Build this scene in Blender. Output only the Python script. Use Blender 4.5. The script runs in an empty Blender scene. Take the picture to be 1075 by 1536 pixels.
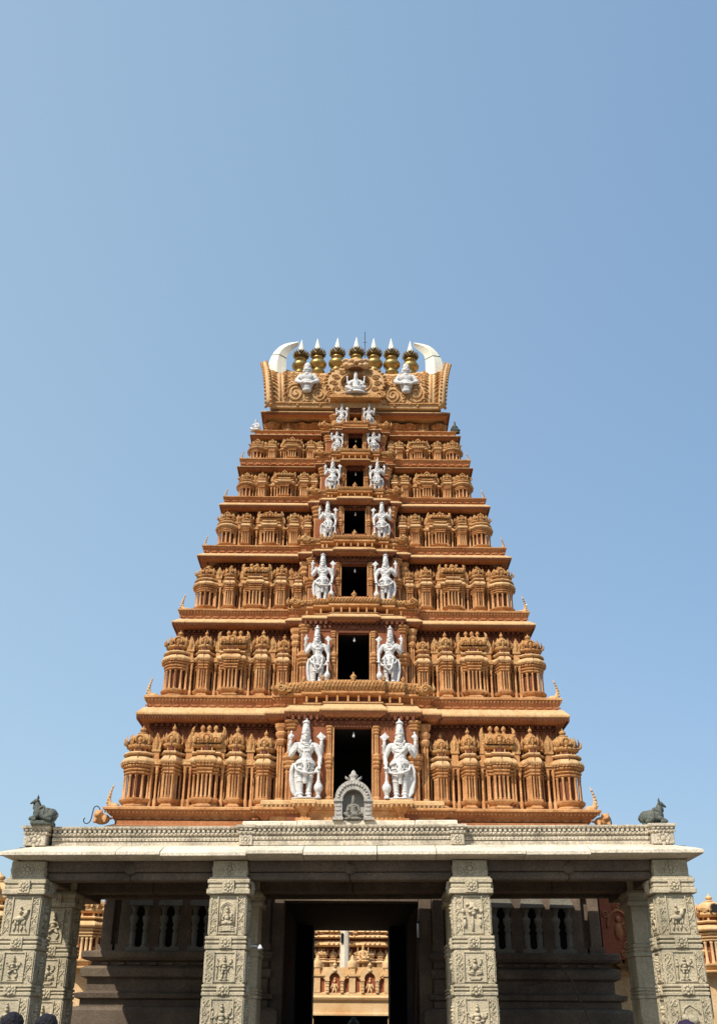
import bpy, math, random
from mathutils import Matrix, Vector, noise
R = math.radians
PI = math.pi
random.seed(7)
scn = bpy.context.scene
COL = scn.collection

# ------------------------------------------------------------------ materials
def nd(nt, kind, x=0, y=0, **kw):
    n = nt.nodes.new(kind); n.location = (x, y)
    for k, v in kw.items():
        setattr(n, k, v)
    return n

def surf(name, cols, scale=2.0, rough=.85, bump=.25, bscale=18., streak=0., metal=0., top=None, fine=.12, streakcol=(.03, .028, .024), mould=0., mouldcol=(.06, .04, .028)):
    """Weathered solid: world-space noise blends the colours, fine grain, vertical rain streaks, optional tint on upward faces."""
    m = bpy.data.materials.new(name); m.use_nodes = True
    nt = m.node_tree; L = nt.links
    b = nt.nodes['Principled BSDF']
    b.inputs['Roughness'].default_value = rough
    b.inputs['Metallic'].default_value = metal
    if 'Specular IOR Level' in b.inputs: b.inputs['Specular IOR Level'].default_value = .25 if metal < .1 else .5
    g = nd(nt, 'ShaderNodeNewGeometry', -1200, 0)
    n1 = nd(nt, 'ShaderNodeTexNoise', -1000, 200); n1.inputs['Scale'].default_value = scale; n1.inputs['Detail'].default_value = 6; n1.inputs['Roughness'].default_value = .62
    L.new(g.outputs['Position'], n1.inputs['Vector'])
    cr = nd(nt, 'ShaderNodeValToRGB', -800, 200)
    e = cr.color_ramp.elements
    e[0].position = .32; e[0].color = (*cols[0], 1)
    e[1].position = .68; e[1].color = (*cols[-1], 1)
    for i, c in enumerate(cols[1:-1]):
        q = e.new(.32 + .36 * (i + 1) / (len(cols) - 1)); q.color = (*c, 1)
    L.new(n1.outputs['Fac'], cr.inputs['Fac'])
    out = cr.outputs['Color']
    def mix(kind, fac, a, c2):
        x = nd(nt, 'ShaderNodeMix', -400, 200, data_type='RGBA', blend_type=kind)
        if isinstance(fac, float): x.inputs[0].default_value = fac
        else: L.new(fac, x.inputs[0])
        L.new(a, x.inputs[6])
        if isinstance(c2, tuple): x.inputs[7].default_value = (*c2, 1)
        else: L.new(c2, x.inputs[7])
        return x.outputs[2]
    n2 = nd(nt, 'ShaderNodeTexNoise', -1000, -100); n2.inputs['Scale'].default_value = bscale; n2.inputs['Detail'].default_value = 5
    L.new(g.outputs['Position'], n2.inputs['Vector'])
    if fine > 0:
        fr = nd(nt, 'ShaderNodeMapRange', -700, -80); fr.inputs[1].default_value = .3; fr.inputs[2].default_value = .7
        fr.inputs[3].default_value = 1 - fine * 2; fr.inputs[4].default_value = 1 + fine
        L.new(n2.outputs['Fac'], fr.inputs[0])
        cc = nd(nt, 'ShaderNodeCombineColor', -550, -80)
        for i in range(3): L.new(fr.outputs[0], cc.inputs[i])
        out = mix('MULTIPLY', 1.0, out, cc.outputs[0])
    if streak > 0:
        mp = nd(nt, 'ShaderNodeMapping', -1150, -350); mp.inputs['Scale'].default_value = (7, 7, .55)
        L.new(g.outputs['Position'], mp.inputs['Vector'])
        n3 = nd(nt, 'ShaderNodeTexNoise', -1000, -350); n3.inputs['Scale'].default_value = 1.; n3.inputs['Detail'].default_value = 5; n3.inputs['Roughness'].default_value = .7
        L.new(mp.outputs[0], n3.inputs['Vector'])
        r3 = nd(nt, 'ShaderNodeMapRange', -800, -350); r3.inputs[1].default_value = .53; r3.inputs[2].default_value = .75; r3.inputs[3].default_value = 0; r3.inputs[4].default_value = streak
        L.new(n3.outputs['Fac'], r3.inputs[0])
        out = mix('MIX', r3.outputs[0], out, streakcol)
    if mould > 0:
        n4 = nd(nt, 'ShaderNodeTexNoise', -1000, -700); n4.inputs['Scale'].default_value = 3.3; n4.inputs['Detail'].default_value = 8; n4.inputs['Roughness'].default_value = .75
        mp4 = nd(nt, 'ShaderNodeMapping', -1150, -700); mp4.inputs['Scale'].default_value = (1, 1, .6); mp4.inputs['Location'].default_value = (3.7, 1.9, 8.1)
        L.new(g.outputs['Position'], mp4.inputs['Vector']); L.new(mp4.outputs[0], n4.inputs['Vector'])
        r5 = nd(nt, 'ShaderNodeMapRange', -800, -700); r5.inputs[1].default_value = .56; r5.inputs[2].default_value = .70; r5.inputs[3].default_value = 0; r5.inputs[4].default_value = mould
        L.new(n4.outputs['Fac'], r5.inputs[0])
        out = mix('MIX', r5.outputs[0], out, mouldcol)
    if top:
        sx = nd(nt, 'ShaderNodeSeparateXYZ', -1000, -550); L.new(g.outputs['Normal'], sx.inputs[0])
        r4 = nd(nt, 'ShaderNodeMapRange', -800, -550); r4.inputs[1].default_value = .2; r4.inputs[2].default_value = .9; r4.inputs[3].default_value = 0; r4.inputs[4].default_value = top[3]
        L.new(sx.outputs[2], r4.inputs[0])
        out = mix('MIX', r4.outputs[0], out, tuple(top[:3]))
    L.new(out, b.inputs['Base Color'])
    if bump > 0:
        bp = nd(nt, 'ShaderNodeBump', -200, -300); bp.inputs['Strength'].default_value = bump; bp.inputs['Distance'].default_value = .03
        L.new(n2.outputs['Fac'], bp.inputs['Height']); L.new(bp.outputs['Normal'], b.inputs['Normal'])
    return m

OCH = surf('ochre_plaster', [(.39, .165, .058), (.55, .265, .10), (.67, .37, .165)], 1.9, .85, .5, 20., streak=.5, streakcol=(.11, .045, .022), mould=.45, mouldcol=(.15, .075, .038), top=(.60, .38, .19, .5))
WALL = surf('shade_terracotta', [(.22, .072, .033), (.29, .098, .042), (.33, .12, .052)], 1.5, .9, .35, 22., streak=.3, streakcol=(.08, .03, .018))  # wall tone darkened to carry the cornice shadow behind the shrines
DOME = surf('pale_ochre_plaster', [(.43, .195, .068), (.53, .27, .098), (.52, .31, .13)], 2.2, .85, .9, 18., streak=.45, streakcol=(.11, .06, .028), fine=.22, mould=.5, mouldcol=(.14, .085, .045))
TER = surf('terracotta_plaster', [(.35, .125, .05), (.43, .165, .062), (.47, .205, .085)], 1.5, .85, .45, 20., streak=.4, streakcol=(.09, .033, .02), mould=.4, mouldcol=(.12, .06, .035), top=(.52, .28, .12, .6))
REC = surf('recess_shade_plaster', [(.15, .05, .026), (.20, .07, .033)], 1.5, .9, .3, 22.)  # darker plaster that paints the shade of recesses and gaps
LEDGE = surf('cream_ochre_plaster', [(.54, .30, .125), (.66, .42, .205), (.60, .35, .15)], 1.3, .85, .4, 24., streak=.5, streakcol=(.17, .08, .04), mould=.5, mouldcol=(.20, .12, .065))
WHT = surf('white_limewash', [(.55, .52, .48), (.69, .67, .64), (.60, .565, .52)], 6., .75, .45, 34., streak=.7, streakcol=(.27, .235, .20), fine=.14, mould=.35, mouldcol=(.30, .27, .235))
CREAM = surf('cream_paint', [(.74, .70, .54), (.84, .81, .68)], 2., .6, .2, 30., fine=.07, streak=.3, streakcol=(.45, .40, .28))
GOLD = surf('gilded_brass', [(.36, .225, .07), (.52, .35, .12)], 6., .4, .05, 30., metal=.85, fine=.05)
GOLDD = surf('tarnished_brass', [(.16, .11, .05), (.25, .17, .07)], 6., .5, .2, 30., metal=.6)
BLK = surf('chamber_shade_black', [(.012, .010, .010), (.018, .015, .014)], 2., .95, 0, 20., fine=0)  # near black, paints the shade inside door chambers
STL = surf('pale_granite', [(.60, .515, .385), (.76, .655, .495), (.82, .71, .54)], 1.1, .88, .45, 26., streak=.55, streakcol=(.22, .185, .145), fine=.16, mould=.45, mouldcol=(.32, .275, .21))
STW = surf('weathered_parapet_stone', [(.42, .355, .26), (.60, .515, .385), (.70, .60, .45)], 1.6, .9, .6, 30., streak=.65, streakcol=(.14, .12, .095), fine=.2, mould=.65, mouldcol=(.14, .125, .10))
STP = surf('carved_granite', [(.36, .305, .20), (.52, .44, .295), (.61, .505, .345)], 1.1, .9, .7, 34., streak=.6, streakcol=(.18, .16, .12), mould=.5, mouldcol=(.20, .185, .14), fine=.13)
STB = surf('weathered_shade_granite', [(.105, .076, .054), (.15, .11, .078), (.22, .16, .108)], 1.0, .9, .4, 26., streak=.4, streakcol=(.09, .075, .065), fine=.16)  # streaked stone, darkened so the porch shade is partly in the colour
STD = surf('shade_dark_granite', [(.020, .016, .015), (.032, .026, .024)], 1.2, .92, .4, 26.)  # dark tone stands in for the shade of passage and niches
STG = surf('grey_niche_stone', [(.42, .38, .32), (.54, .49, .42)], 3., .9, .5, 40., streak=.3, fine=.2)
STM = surf('shaded_niche_stone', [(.17, .155, .125), (.24, .22, .175)], 2., .9, .4, 30.)
STN = surf('mossy_dark_stone', [(.07, .08, .068), (.11, .12, .10), (.16, .155, .12)], 5., .9, .5, 40., fine=.2)
TMP = surf('sandy_orange_plaster', [(.62, .35, .145), (.72, .46, .22), (.76, .53, .30)], 1.2, .85, .3, 24., streak=.2, streakcol=(.22, .1, .05))
TMR = surf('deep_orange_plaster', [(.27, .075, .035), (.36, .11, .05)], 1.6, .85, .3, 24.)
GRND = surf('dusty_ground', [(.10, .085, .07), (.14, .12, .095), (.12, .10, .085)], .35, .95, .3, 9., fine=.15)
PAVE = surf('stone_paving', [(.09, .08, .07), (.13, .115, .10)], .8, .9, .3, 14., fine=.15)
WIRE = surf('dark_metal', [(.03, .03, .03), (.05, .05, .05)], 4., .5, 0, 20., metal=.5)
LAMPW = surf('white_enamel', [(.75, .75, .73), (.8, .8, .78)], 4., .4, 0, 20., fine=0)
SKIN = surf('brown_skin', [(.22, .11, .065), (.27, .14, .085)], 6., .6, .05, 60., fine=.03)
HAIR = surf('black_hair', [(.008, .006, .008), (.016, .012, .016)], 9., .5, .6, 120., fine=.1)
HAIRP = surf('dark_purple_scarf', [(.022, .012, .035), (.032, .018, .05)], 9., .8, .3, 60., fine=.1)
CL1 = surf('blue_cotton', [(.05, .09, .22), (.07, .12, .27)], 4., .9, .2, 60.)
CL2 = surf('maroon_cotton', [(.20, .03, .04), (.25, .05, .05)], 4., .9, .2, 60.)
CL3 = surf('dark_trousers', [(.03, .03, .04), (.05, .05, .06)], 4., .9, .2, 60.)

# ------------------------------------------------------------------ mesh builder
class MB:
    def __init__(s):
        s.v = []; s.f = []; s.mi = []; s.sm = []; s.T = None; s.m = 0; s.fn = None
    def add(s, vs, fs, smooth=False):
        o = len(s.v)
        if s.fn: vs = [s.fn(Vector(p)) for p in vs]
        if s.T is not None: vs = [s.T @ Vector(p) for p in vs]
        s.v.extend(tuple(p) for p in vs)
        for f in fs:
            s.f.append(tuple(i + o for i in f)); s.mi.append(s.m); s.sm.append(smooth)
    def box(s, x0, x1, y0, y1, z0, z1, tx=0, ty=0):
        if x1 < x0: x0, x1 = x1, x0
        s.add([(x0, y0, z0), (x1, y0, z0), (x1, y1, z0), (x0, y1, z0), (x0 + tx, y0 + ty, z1), (x1 - tx, y0 + ty, z1), (x1 - tx, y1 - ty, z1), (x0 + tx, y1 - ty, z1)],
              [(0, 3, 2, 1), (4, 5, 6, 7), (0, 1, 5, 4), (1, 2, 6, 5), (2, 3, 7, 6), (3, 0, 4, 7)])
    def bbox(s, x0, x1, y0, y1, z0, z1, b=.01):
        """box with chamfered vertical and top edges"""
        if x1 < x0: x0, x1 = x1, x0
        s.sweep([(x0 + b, y0), (x1 - b, y0), (x1, y0 + b), (x1, y1 - b), (x1 - b, y1), (x0 + b, y1), (x0, y1 - b), (x0, y0 + b)], [(-b, z0), (0, z0 + b), (0, z1 - b), (-b, z1)])
    def sweep(s, plan, prof, closed=True, caps=True, smooth=False):
        n = len(plan); P = [Vector((p[0], p[1])) for p in plan]
        dirs = []
        for i in range(n):
            p, q, r = P[i - 1], P[i], P[(i + 1) % n]
            ns = []
            if closed or i > 0:
                d = (q - p).normalized(); ns.append(Vector((d.y, -d.x)))
            if closed or i < n - 1:
                d = (r - q).normalized(); ns.append(Vector((d.y, -d.x)))
            if len(ns) == 1: dirs.append(ns[0])
            else:
                dirs.append((ns[0] + ns[1]) / max(.25, 1 + ns[0].dot(ns[1])))
        vs = []; fs = []
        for off, z in prof:
            for p, d in zip(P, dirs):
                q = p + d * off; vs.append((q.x, q.y, z))
        k = n if closed else n - 1
        for j in range(len(prof) - 1):
            for i in range(k):
                a = j * n + i; b = j * n + (i + 1) % n
                fs.append((a, b, b + n, a + n))
        if caps:
            fs.append(tuple(range(n))[::-1]); fs.append(tuple(range((len(prof) - 1) * n, len(prof) * n)))
        s.add(vs, fs, smooth)
    def lathe(s, c, prof, n=12, sx=1., sy=1., smooth=True, lobes=0, amp=0., cap=True):
        vs = []; fs = []
        for r, z in prof:
            for i in range(n):
                a = 2 * PI * i / n
                k = 1 + (amp * math.cos(lobes * a) if lobes else 0)
                vs.append((c[0] + r * k * sx * math.cos(a), c[1] + r * k * sy * math.sin(a), c[2] + z))
        for j in range(len(prof) - 1):
            for i in range(n):
                a = j * n + i; b = j * n + (i + 1) % n
                fs.append((a, b, b + n, a + n))
        if cap:
            fs.append(tuple(range(n))[::-1]); fs.append(tuple(range((len(prof) - 1) * n, len(prof) * n)))
        s.add(vs, fs, smooth)
    def ell(s, c, r, nu=10, nv=7, rot=None):
        if not hasattr(r, '__len__'): r = (r, r, r)
        vs = [(0, 0, -r[2])]; fs = []
        for j in range(1, nv):
            t = -PI / 2 + PI * j / nv
            for i in range(nu):
                a = 2 * PI * i / nu
                vs.append((r[0] * math.cos(t) * math.cos(a), r[1] * math.cos(t) * math.sin(a), r[2] * math.sin(t)))
        vs.append((0, 0, r[2])); top = len(vs) - 1
        for i in range(nu):
            k = (i + 1) % nu
            fs.append((0, 1 + k, 1 + i)); fs.append((top, top - nu + i, top - nu + k))
        for j in range(nv - 2):
            for i in range(nu):
                a = 1 + j * nu + i; b = 1 + j * nu + (i + 1) % nu
                fs.append((a, b, b + nu, a + nu))
        vs = [Vector(p) for p in vs]
        if rot is not None: vs = [rot @ p for p in vs]
        s.add([(p.x + c[0], p.y + c[1], p.z + c[2]) for p in vs], fs, True)
    def tube(s, pts, rad, n=6, closed=False, smooth=True, sq=1.):
        pts = [Vector(p) for p in pts]
        if not hasattr(rad, '__len__'): rad = [rad] * len(pts)
        m = len(pts); vs = []; fs = []; up = None
        for i, p in enumerate(pts):
            if closed: t = pts[(i + 1) % m] - pts[i - 1]
            else: t = pts[min(i + 1, m - 1)] - pts[max(i - 1, 0)]
            if t.length < 1e-9: t = Vector((0, 0, 1))
            t.normalize()
            if up is None:
                up = Vector((0, 1, 0)) if abs(t.y) < .9 else Vector((1, 0, 0))
            u = (up - t * up.dot(t)).normalized(); w = t.cross(u); up = u
            for k in range(n):
                a = 2 * PI * k / n
                vs.append(p + (u * math.cos(a) * sq + w * math.sin(a)) * rad[i])
        k2 = m if closed else m - 1
        for j in range(k2):
            for i in range(n):
                a = j * n + i; b = j * n + (i + 1) % n; c = ((j + 1) % m) * n
                fs.append((a, b, c + (i + 1) % n, c + i))
        if not closed:
            fs.append(tuple(range(n))[::-1]); fs.append(tuple(range((m - 1) * n, m * n)))
        s.add(vs, fs, smooth)
    def cap(s, a, b, r0, r1, n=10):
        a = Vector(a); b = Vector(b)
        s.tube([a, a.lerp(b, .33), a.lerp(b, .67), b], [r0, r0 * .67 + r1 * .33, r0 * .33 + r1 * .67, r1], n)
        s.ell(a, r0, n, 7); s.ell(b, r1, n, 7)
    def spiral(s, c, r, turns, tr, flip=1, a0=0., n=5, seg=10):
        """spiral tube lying in the xz plane"""
        k = int(turns * seg); pts = []; rad = []
        for i in range(k + 1):
            t = i / k; a = a0 + flip * 2 * PI * turns * t; q = r * (1 - .88 * t)
            pts.append((c[0] + q * math.cos(a), c[1], c[2] + q * math.sin(a))); rad.append(tr * (1 - .35 * t))
        s.tube(pts, rad, n)
    def prism(s, pts, y0, y1, inset=0.):
        """polygon in xz extruded from y0 (front) to y1; pts counter-clockwise seen from the front (-y)"""
        n = len(pts)
        vs = [(p[0], y0, p[1]) for p in pts] + [(p[0], y1, p[1]) for p in pts]
        fs = [tuple(range(n)), tuple(range(n, 2 * n))[::-1]]
        for i in range(n):
            k = (i + 1) % n; fs.append((i, i + n, k + n, k))
        s.add(vs, fs)
    def mesh(s, name, mats):
        me = bpy.data.meshes.new(name)
        me.from_pydata(s.v, [], s.f)
        for m in mats: me.materials.append(m)
        me.polygons.foreach_set('material_index', s.mi)
        me.polygons.foreach_set('use_smooth', s.sm)
        me.update()
        return me

def put(name, me, parent=None, loc=(0, 0, 0), rz=0., sc=None):
    if isinstance(me, tuple): me = me[0].mesh(name, me[1] if isinstance(me[1], list) else [me[1]])
    o = bpy.data.objects.new(name, me); COL.objects.link(o)
    o.location = loc; o.rotation_euler = (0, 0, rz)
    if sc is not None: o.scale = sc if hasattr(sc, '__len__') else (sc, sc, sc)
    if parent: o.parent = parent
    return o
def empty(name, loc=(0, 0, 0), rz=0.):
    o = bpy.data.objects.new(name, None); COL.objects.link(o); o.location = loc; o.rotation_euler = (0, 0, rz); o.empty_display_size = .2
    return o
def tag(o, label, cat, group=None):
    o['label'] = label; o['category'] = cat
    if group: o['group'] = group
    return o

def remesh(mb, name, mat, voxel, it=2, fac=.5):
    me = mb.mesh('temporary', [mat])
    o = bpy.data.objects.new('temporary', me); COL.objects.link(o)
    r = o.modifiers.new('r', 'REMESH'); r.mode = 'VOXEL'; r.voxel_size = voxel
    if it:
        q = o.modifiers.new('s', 'SMOOTH'); q.factor = fac; q.iterations = it
    dg = bpy.context.evaluated_depsgraph_get(); dg.update()
    out = bpy.data.meshes.new_from_object(o.evaluated_get(dg))
    out.name = name
    bpy.data.objects.remove(o); bpy.data.meshes.remove(me)
    if not out.materials: out.materials.append(mat)
    for p in out.polygons: p.use_smooth = True; p.material_index = 0
    return out

def catmull(K, m):
    K = [Vector(k) for k in K]; out = []
    for i in range(len(K) - 1):
        a, b, c, d = K[max(0, i - 1)], K[i], K[i + 1], K[min(len(K) - 1, i + 2)]
        for j in range(m):
            u = j / m
            out.append(.5 * (2 * b + (c - a) * u + (2 * a - 5 * b + 4 * c - d) * u * u + (3 * b - a - 3 * c + d) * u ** 3))
    out.append(K[-1]); return out

def along(plan, off, step, closed=True, front_only=True):
    """points and directions spaced along an offset plan: yields (x, y, tx, ty) with outward normal (ty,-tx)"""
    n = len(plan); out = []
    for i in range(n if closed else n - 1):
        a = Vector(plan[i]); b = Vector(plan[(i + 1) % n]); d = b - a; L = d.length
        if L < 1e-6: continue
        d /= L; nn = Vector((d.y, -d.x))
        if front_only and nn.y > .5: continue
        a = a + nn * off; k = max(1, int(L / step))
        if L < step * .6: continue
        for j in range(k):
            p = a + d * (L * (j + .5) / k)
            out.append((p.x, p.y, d.x, d.y))
    return out

def dots(mb, plan, off, z, step, w, h, dep, closed=True, kind='box'):
    for x, y, tx, ty in along(plan, off, step, closed):
        M = Matrix(((tx, -ty, 0, x), (ty, tx, 0, y), (0, 0, 1, z), (0, 0, 0, 1)))
        old = mb.T; mb.T = M if old is None else old @ M
        if kind == 'box': mb.box(-w / 2, w / 2, -dep, .01, -h / 2, h / 2)
        elif kind == 'dia': mb.add([(-w / 2, 0, 0), (0, 0, -h / 2), (w / 2, 0, 0), (0, 0, h / 2), (0, -dep, 0)], [(0, 1, 4), (1, 2, 4), (2, 3, 4), (3, 0, 4)])
        elif kind == 'drop': mb.add([(-w / 2, -dep, h / 2), (w / 2, -dep, h / 2), (0, -dep * .6, -h / 2), (-w / 2, 0, h / 2), (w / 2, 0, h / 2), (0, 0, -h / 2)], [(0, 2, 1), (0, 3, 5, 2), (1, 2, 5, 4), (0, 1, 4, 3)])
        elif kind == 'ball': mb.ell((0, -dep * .3, 0), (w / 2, dep, h / 2), 6, 4)
        mb.T = old

# ------------------------------------------------------------------ tower vocabulary
def pilaster(mb, x, y, z0, z1, w, two=False):
    """attached column: base, fluted shaft, bulb, flared capital"""
    h = z1 - z0
    if two:
        zm = z0 + h * .58
        pilaster(mb, x, y, z0, zm, w); pilaster(mb, x, y, zm, z1, w * .86)
        return
    r = w / 2
    sq = [(x - r, y + r * .6), (x - r, y - r * .5), (x - r * .5, y - r), (x + r * .5, y - r), (x + r, y - r * .5), (x + r, y + r * .6)]
    mb.sweep(sq, [(.12 * r, z0), (.25 * r, z0 + .03 * h), (.25 * r, z0 + .07 * h), (-.05 * r, z0 + .10 * h), (-.2 * r, z0 + .12 * h)], False, False)
    for k in (-.55, 0, .55):
        mb.lathe((x + k * r, y - (.42 if k == 0 else .2) * r, 0), [(r * .30, z0 + .1 * h), (r * .27, z0 + .66 * h), (r * .36, z0 + .69 * h), (r * .24, z0 + .72 * h), (r * .3, z0 + .76 * h)], 6, cap=False)
    mb.sweep(sq, [(-.25 * r, z0 + .74 * h), (.05 * r, z0 + .77 * h), (.1 * r, z0 + .80 * h), (-.2 * r, z0 + .82 * h), (.2 * r, z0 + .86 * h), (.25 * r, z0 + .89 * h), (-.1 * r, z0 + .91 * h), (.35 * r, z0 + .955 * h), (.4 * r, z0 + .985 * h), (.4 * r, z1)], False, True)

def step_plan(w, d, k):
    h = w / 2
    if k == 'round':
        return [(-h, 0), (-h, -.42 * d), (-.80 * h, -.72 * d), (-.45 * h, -.93 * d), (0, -d), (.45 * h, -.93 * d), (.80 * h, -.72 * d), (h, -.42 * d), (h, 0)]
    if k == 'wide':
        return [(-h, 0), (-h, -.5 * d), (-.72 * h, -.5 * d), (-.72 * h, -.8 * d), (-.40 * h, -.8 * d), (-.40 * h, -d), (.40 * h, -d), (.40 * h, -.8 * d), (.72 * h, -.8 * d), (.72 * h, -.5 * d), (h, -.5 * d), (h, 0)]
    return [(-h, 0), (-h, -.45 * d), (-.68 * h, -.62 * d), (-.42 * h, -.98 * d), (.42 * h, -.98 * d), (.68 * h, -.62 * d), (h, -.45 * d), (h, 0)]

def nasi(mb, c, r, dep):
    """horseshoe arch motif on a dome face (xz plane at y=c[1], facing -y)"""
    pts = [(c[0] + r * math.cos(a), c[1] - dep, c[2] + r * math.sin(a)) for a in [R(-40 + 260 * i / 10) for i in range(11)]]
    mb.tube(pts, r * .24, 5)
    mb.ell((c[0], c[1] - dep * .5, c[2]), (r * .62, dep, r * .62), 8, 5)
    mb.add([(c[0] - r * .3, c[1] - dep, c[2] + r), (c[0] + r * .3, c[1] - dep, c[2] + r), (c[0], c[1] - dep * 1.3, c[2] + r * 1.75), (c[0], c[1], c[2] + r)], [(0, 1, 2), (1, 3, 2), (3, 0, 2)])

def leaf(mb, p, q, w, t=.02):
    """pointed leaf from p to q, bulging toward -y"""
    p = Vector(p); q = Vector(q); m = p.lerp(q, .45); s = Vector((w / 2, 0, 0)); f = Vector((0, -t, 0))
    mb.add([p - s * .5, p + s * .5, m - s + f * .3, m + s + f * .3, q, m + f * 1.6, p + f], [(0, 6, 5, 2), (6, 1, 3, 5), (2, 5, 4), (5, 3, 4)], False)

def shrine(w, d, h, kind, det):
    """miniature wall shrine: moulded foot, clustered pilasters, layered capitals, curved eave, neck, carved roof, finials"""
    mb = MB()
    pk = {'corner': 'round', 'kuta': 'step', 'shala': 'wide', 'half': 'step'}[kind]
    plan = step_plan(w, d, pk); s = w if kind != 'shala' else w * .8
    Z = lambda t: t * h
    mb.m = 0
    mb.sweep(plan, [(-.02 * s, 0), (.07 * s, Z(.006)), (.08 * s, Z(.022)), (-.01 * s, Z(.034)), (-.02 * s, Z(.052)), (.06 * s, Z(.068)), (.10 * s, Z(.088)), (.11 * s, Z(.104)), (.0, Z(.112)), (-.06 * s, Z(.115))], False, False)
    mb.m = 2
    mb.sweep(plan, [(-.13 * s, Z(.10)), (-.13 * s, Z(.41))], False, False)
    mb.m = 0
    # clustered shafts
    pts = list(plan[1:-1]); ex = []
    for a, b in zip(pts[:-1], pts[1:]):
        L = math.dist(a, b)
        k = int(L / (.19 * s))
        for j in range(1, k + 1 if k > 1 else 1):
            t = j / (k + 1) if k > 1 else .5
            ex.append((a[0] + (b[0] - a[0]) * t, a[1] + (b[1] - a[1]) * t))
    for (x, y) in pts + ex:
        x *= .955; y *= .93
        mb.lathe((x, y, 0), [(.062 * s, Z(.112)), (.062 * s, Z(.135)), (.046 * s, Z(.142)), (.043 * s, Z(.36)), (.06 * s, Z(.372)), (.04 * s, Z(.385)), (.062 * s, Z(.405))], 6, cap=False)
    mb.sweep(plan, [(-.06 * s, Z(.385)), (.03 * s, Z(.398)), (.035 * s, Z(.412)), (-.04 * s, Z(.418)), (-.02 * s, Z(.424)), (.06 * s, Z(.436)), (.065 * s, Z(.45)), (-.03 * s, Z(.456)), (-.01 * s, Z(.466)), (.085 * s, Z(.478)), (.09 * s, Z(.494)), (-.03 * s, Z(.50))], False, False)
    mb.m = 4  # lighter tint paints the light on the eave's rounded top
    mb.sweep(plan, [(-.02 * s, Z(.498)), (.12 * s, Z(.508)), (.17 * s, Z(.522)), (.185 * s, Z(.536)), (.165 * s, Z(.556)), (.10 * s, Z(.578)), (.03 * s, Z(.592)), (-.06 * s, Z(.598)), (-.06 * s, Z(.612)), (.09 * s, Z(.618)), (.12 * s, Z(.63)), (.10 * s, Z(.645)), (-.08 * s, Z(.655))], False, False)
    mb.m = 0
    if det: dots(mb, plan, .15 * s, Z(.506), .10 * s, .05 * s, Z(.014), .03 * s, False, 'box')
    # neck
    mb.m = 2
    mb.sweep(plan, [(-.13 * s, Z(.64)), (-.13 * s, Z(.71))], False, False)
    mb.m = 0
    for (x, y) in pts:
        mb.box(x * .8 - .028 * s, x * .8 + .028 * s, y * .8 - .03 * s, y * .8 + .03 * s, Z(.645), Z(.705))
    mb.m = 1
    hw = w / 2; cy = -d * .40
    if kind in ('kuta', 'half', 'corner'):
        k = 1. if kind != 'corner' else 1.1
        rx = hw * .95 * k; ry = max(d * .52, rx * .72)
        mb.lathe((0, cy, 0), [(rx * .8, Z(.695)), (rx * 1.0, Z(.715)), (rx * 1.05, Z(.74)), (rx * .92, Z(.755))], 16, 1, ry / rx)
        mb.lathe((0, cy, 0), [(rx * .86, Z(.752)), (rx * .95, Z(.785)), (rx * .88, Z(.82)), (rx * .66, Z(.86)), (rx * .42, Z(.89)), (rx * .24, Z(.905)), (rx * .2, Z(.912))], 24, 1, ry / rx, lobes=8, amp=.05)
        # upright leaves on the dome
        for a in [R(x) for x in (-160, -125, -90, -55, -20)]:
            px, py = rx * .98 * math.cos(a), cy + ry * .98 * math.sin(a)
            M = Matrix.Translation((px, py, 0)) @ Matrix.Rotation(a + PI / 2, 4, 'Z')
            mb.T = M
            leaf(mb, (0, 0, Z(.75)), (0, -.02 * s, Z(.875)), .26 * s, .045 * s)
            mb.spiral((-.08 * s, -.03 * s, Z(.785)), .05 * s, 1.1, .014 * s, 1, 0, 4, 7)
            mb.spiral((.08 * s, -.03 * s, Z(.785)), .05 * s, 1.1, .014 * s, -1, PI, 4, 7)
            mb.T = None
        nasi(mb, (0, cy - ry * .98, Z(.80)), .15 * s, .05 * s)
        for sg in (-1, 1):   # flying corner leaves
            mb.tube([(sg * rx * .9, cy - ry * .5, Z(.735)), (sg * rx * 1.06, cy - ry * .6, Z(.75)), (sg * rx * 1.1, cy - ry * .62, Z(.79)), (sg * rx * 1.02, cy - ry * .6, Z(.82))], [.05 * s, .045 * s, .03 * s, .008 * s], 5)
        rb = .10 * s if kind == 'corner' else .085 * s
        mb.lathe((0, cy, 0), [(rb * 1.7, Z(.895)), (rb * 1.9, Z(.908)), (rb * .8, Z(.916)), (rb * .7, Z(.926)), (rb * 1.1, Z(.932)), (rb * 1.25, Z(.95)), (rb * 1.0, Z(.968)), (rb * .45, Z(.976)), (rb * .3, Z(.985)), (.01 * s, Z(1.005))], 10)
    else:
        ry = d * .52
        mb.sweep([(-hw * .84, 0), (-hw * .84, cy - ry * .8), (hw * .84, cy - ry * .8), (hw * .84, 0)], [(-.03 * s, Z(.70)), (.05 * s, Z(.715)), (.07 * s, Z(.735)), (.0, Z(.75))], False, True)
        prof = [(1., .75), (1.06, .78), (1.0, .82), (.82, .855), (.5, .885), (0, .90)]
        vs = []; fs = []; xs = [-.86, -.6, -.3, 0, .3, .6, .86]
        for x in xs:
            fl = 1 + .10 * abs(x) ** 3
            for q, z in prof: vs.append((x * hw, cy - ry * q, Z(.75 + (z - .75) * fl)))
            vs.append((x * hw, cy + ry, Z(.90)))
        nn = len(prof) + 1
        for i in range(len(xs) - 1):
            for j in range(nn - 1):
                a = i * nn + j; fs.append((a, a + nn, a + nn + 1, a + 1))
        fs.append(tuple(range(nn))); fs.append(tuple(range((len(xs) - 1) * nn, len(xs) * nn))[::-1])
        mb.add(vs, fs)
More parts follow.
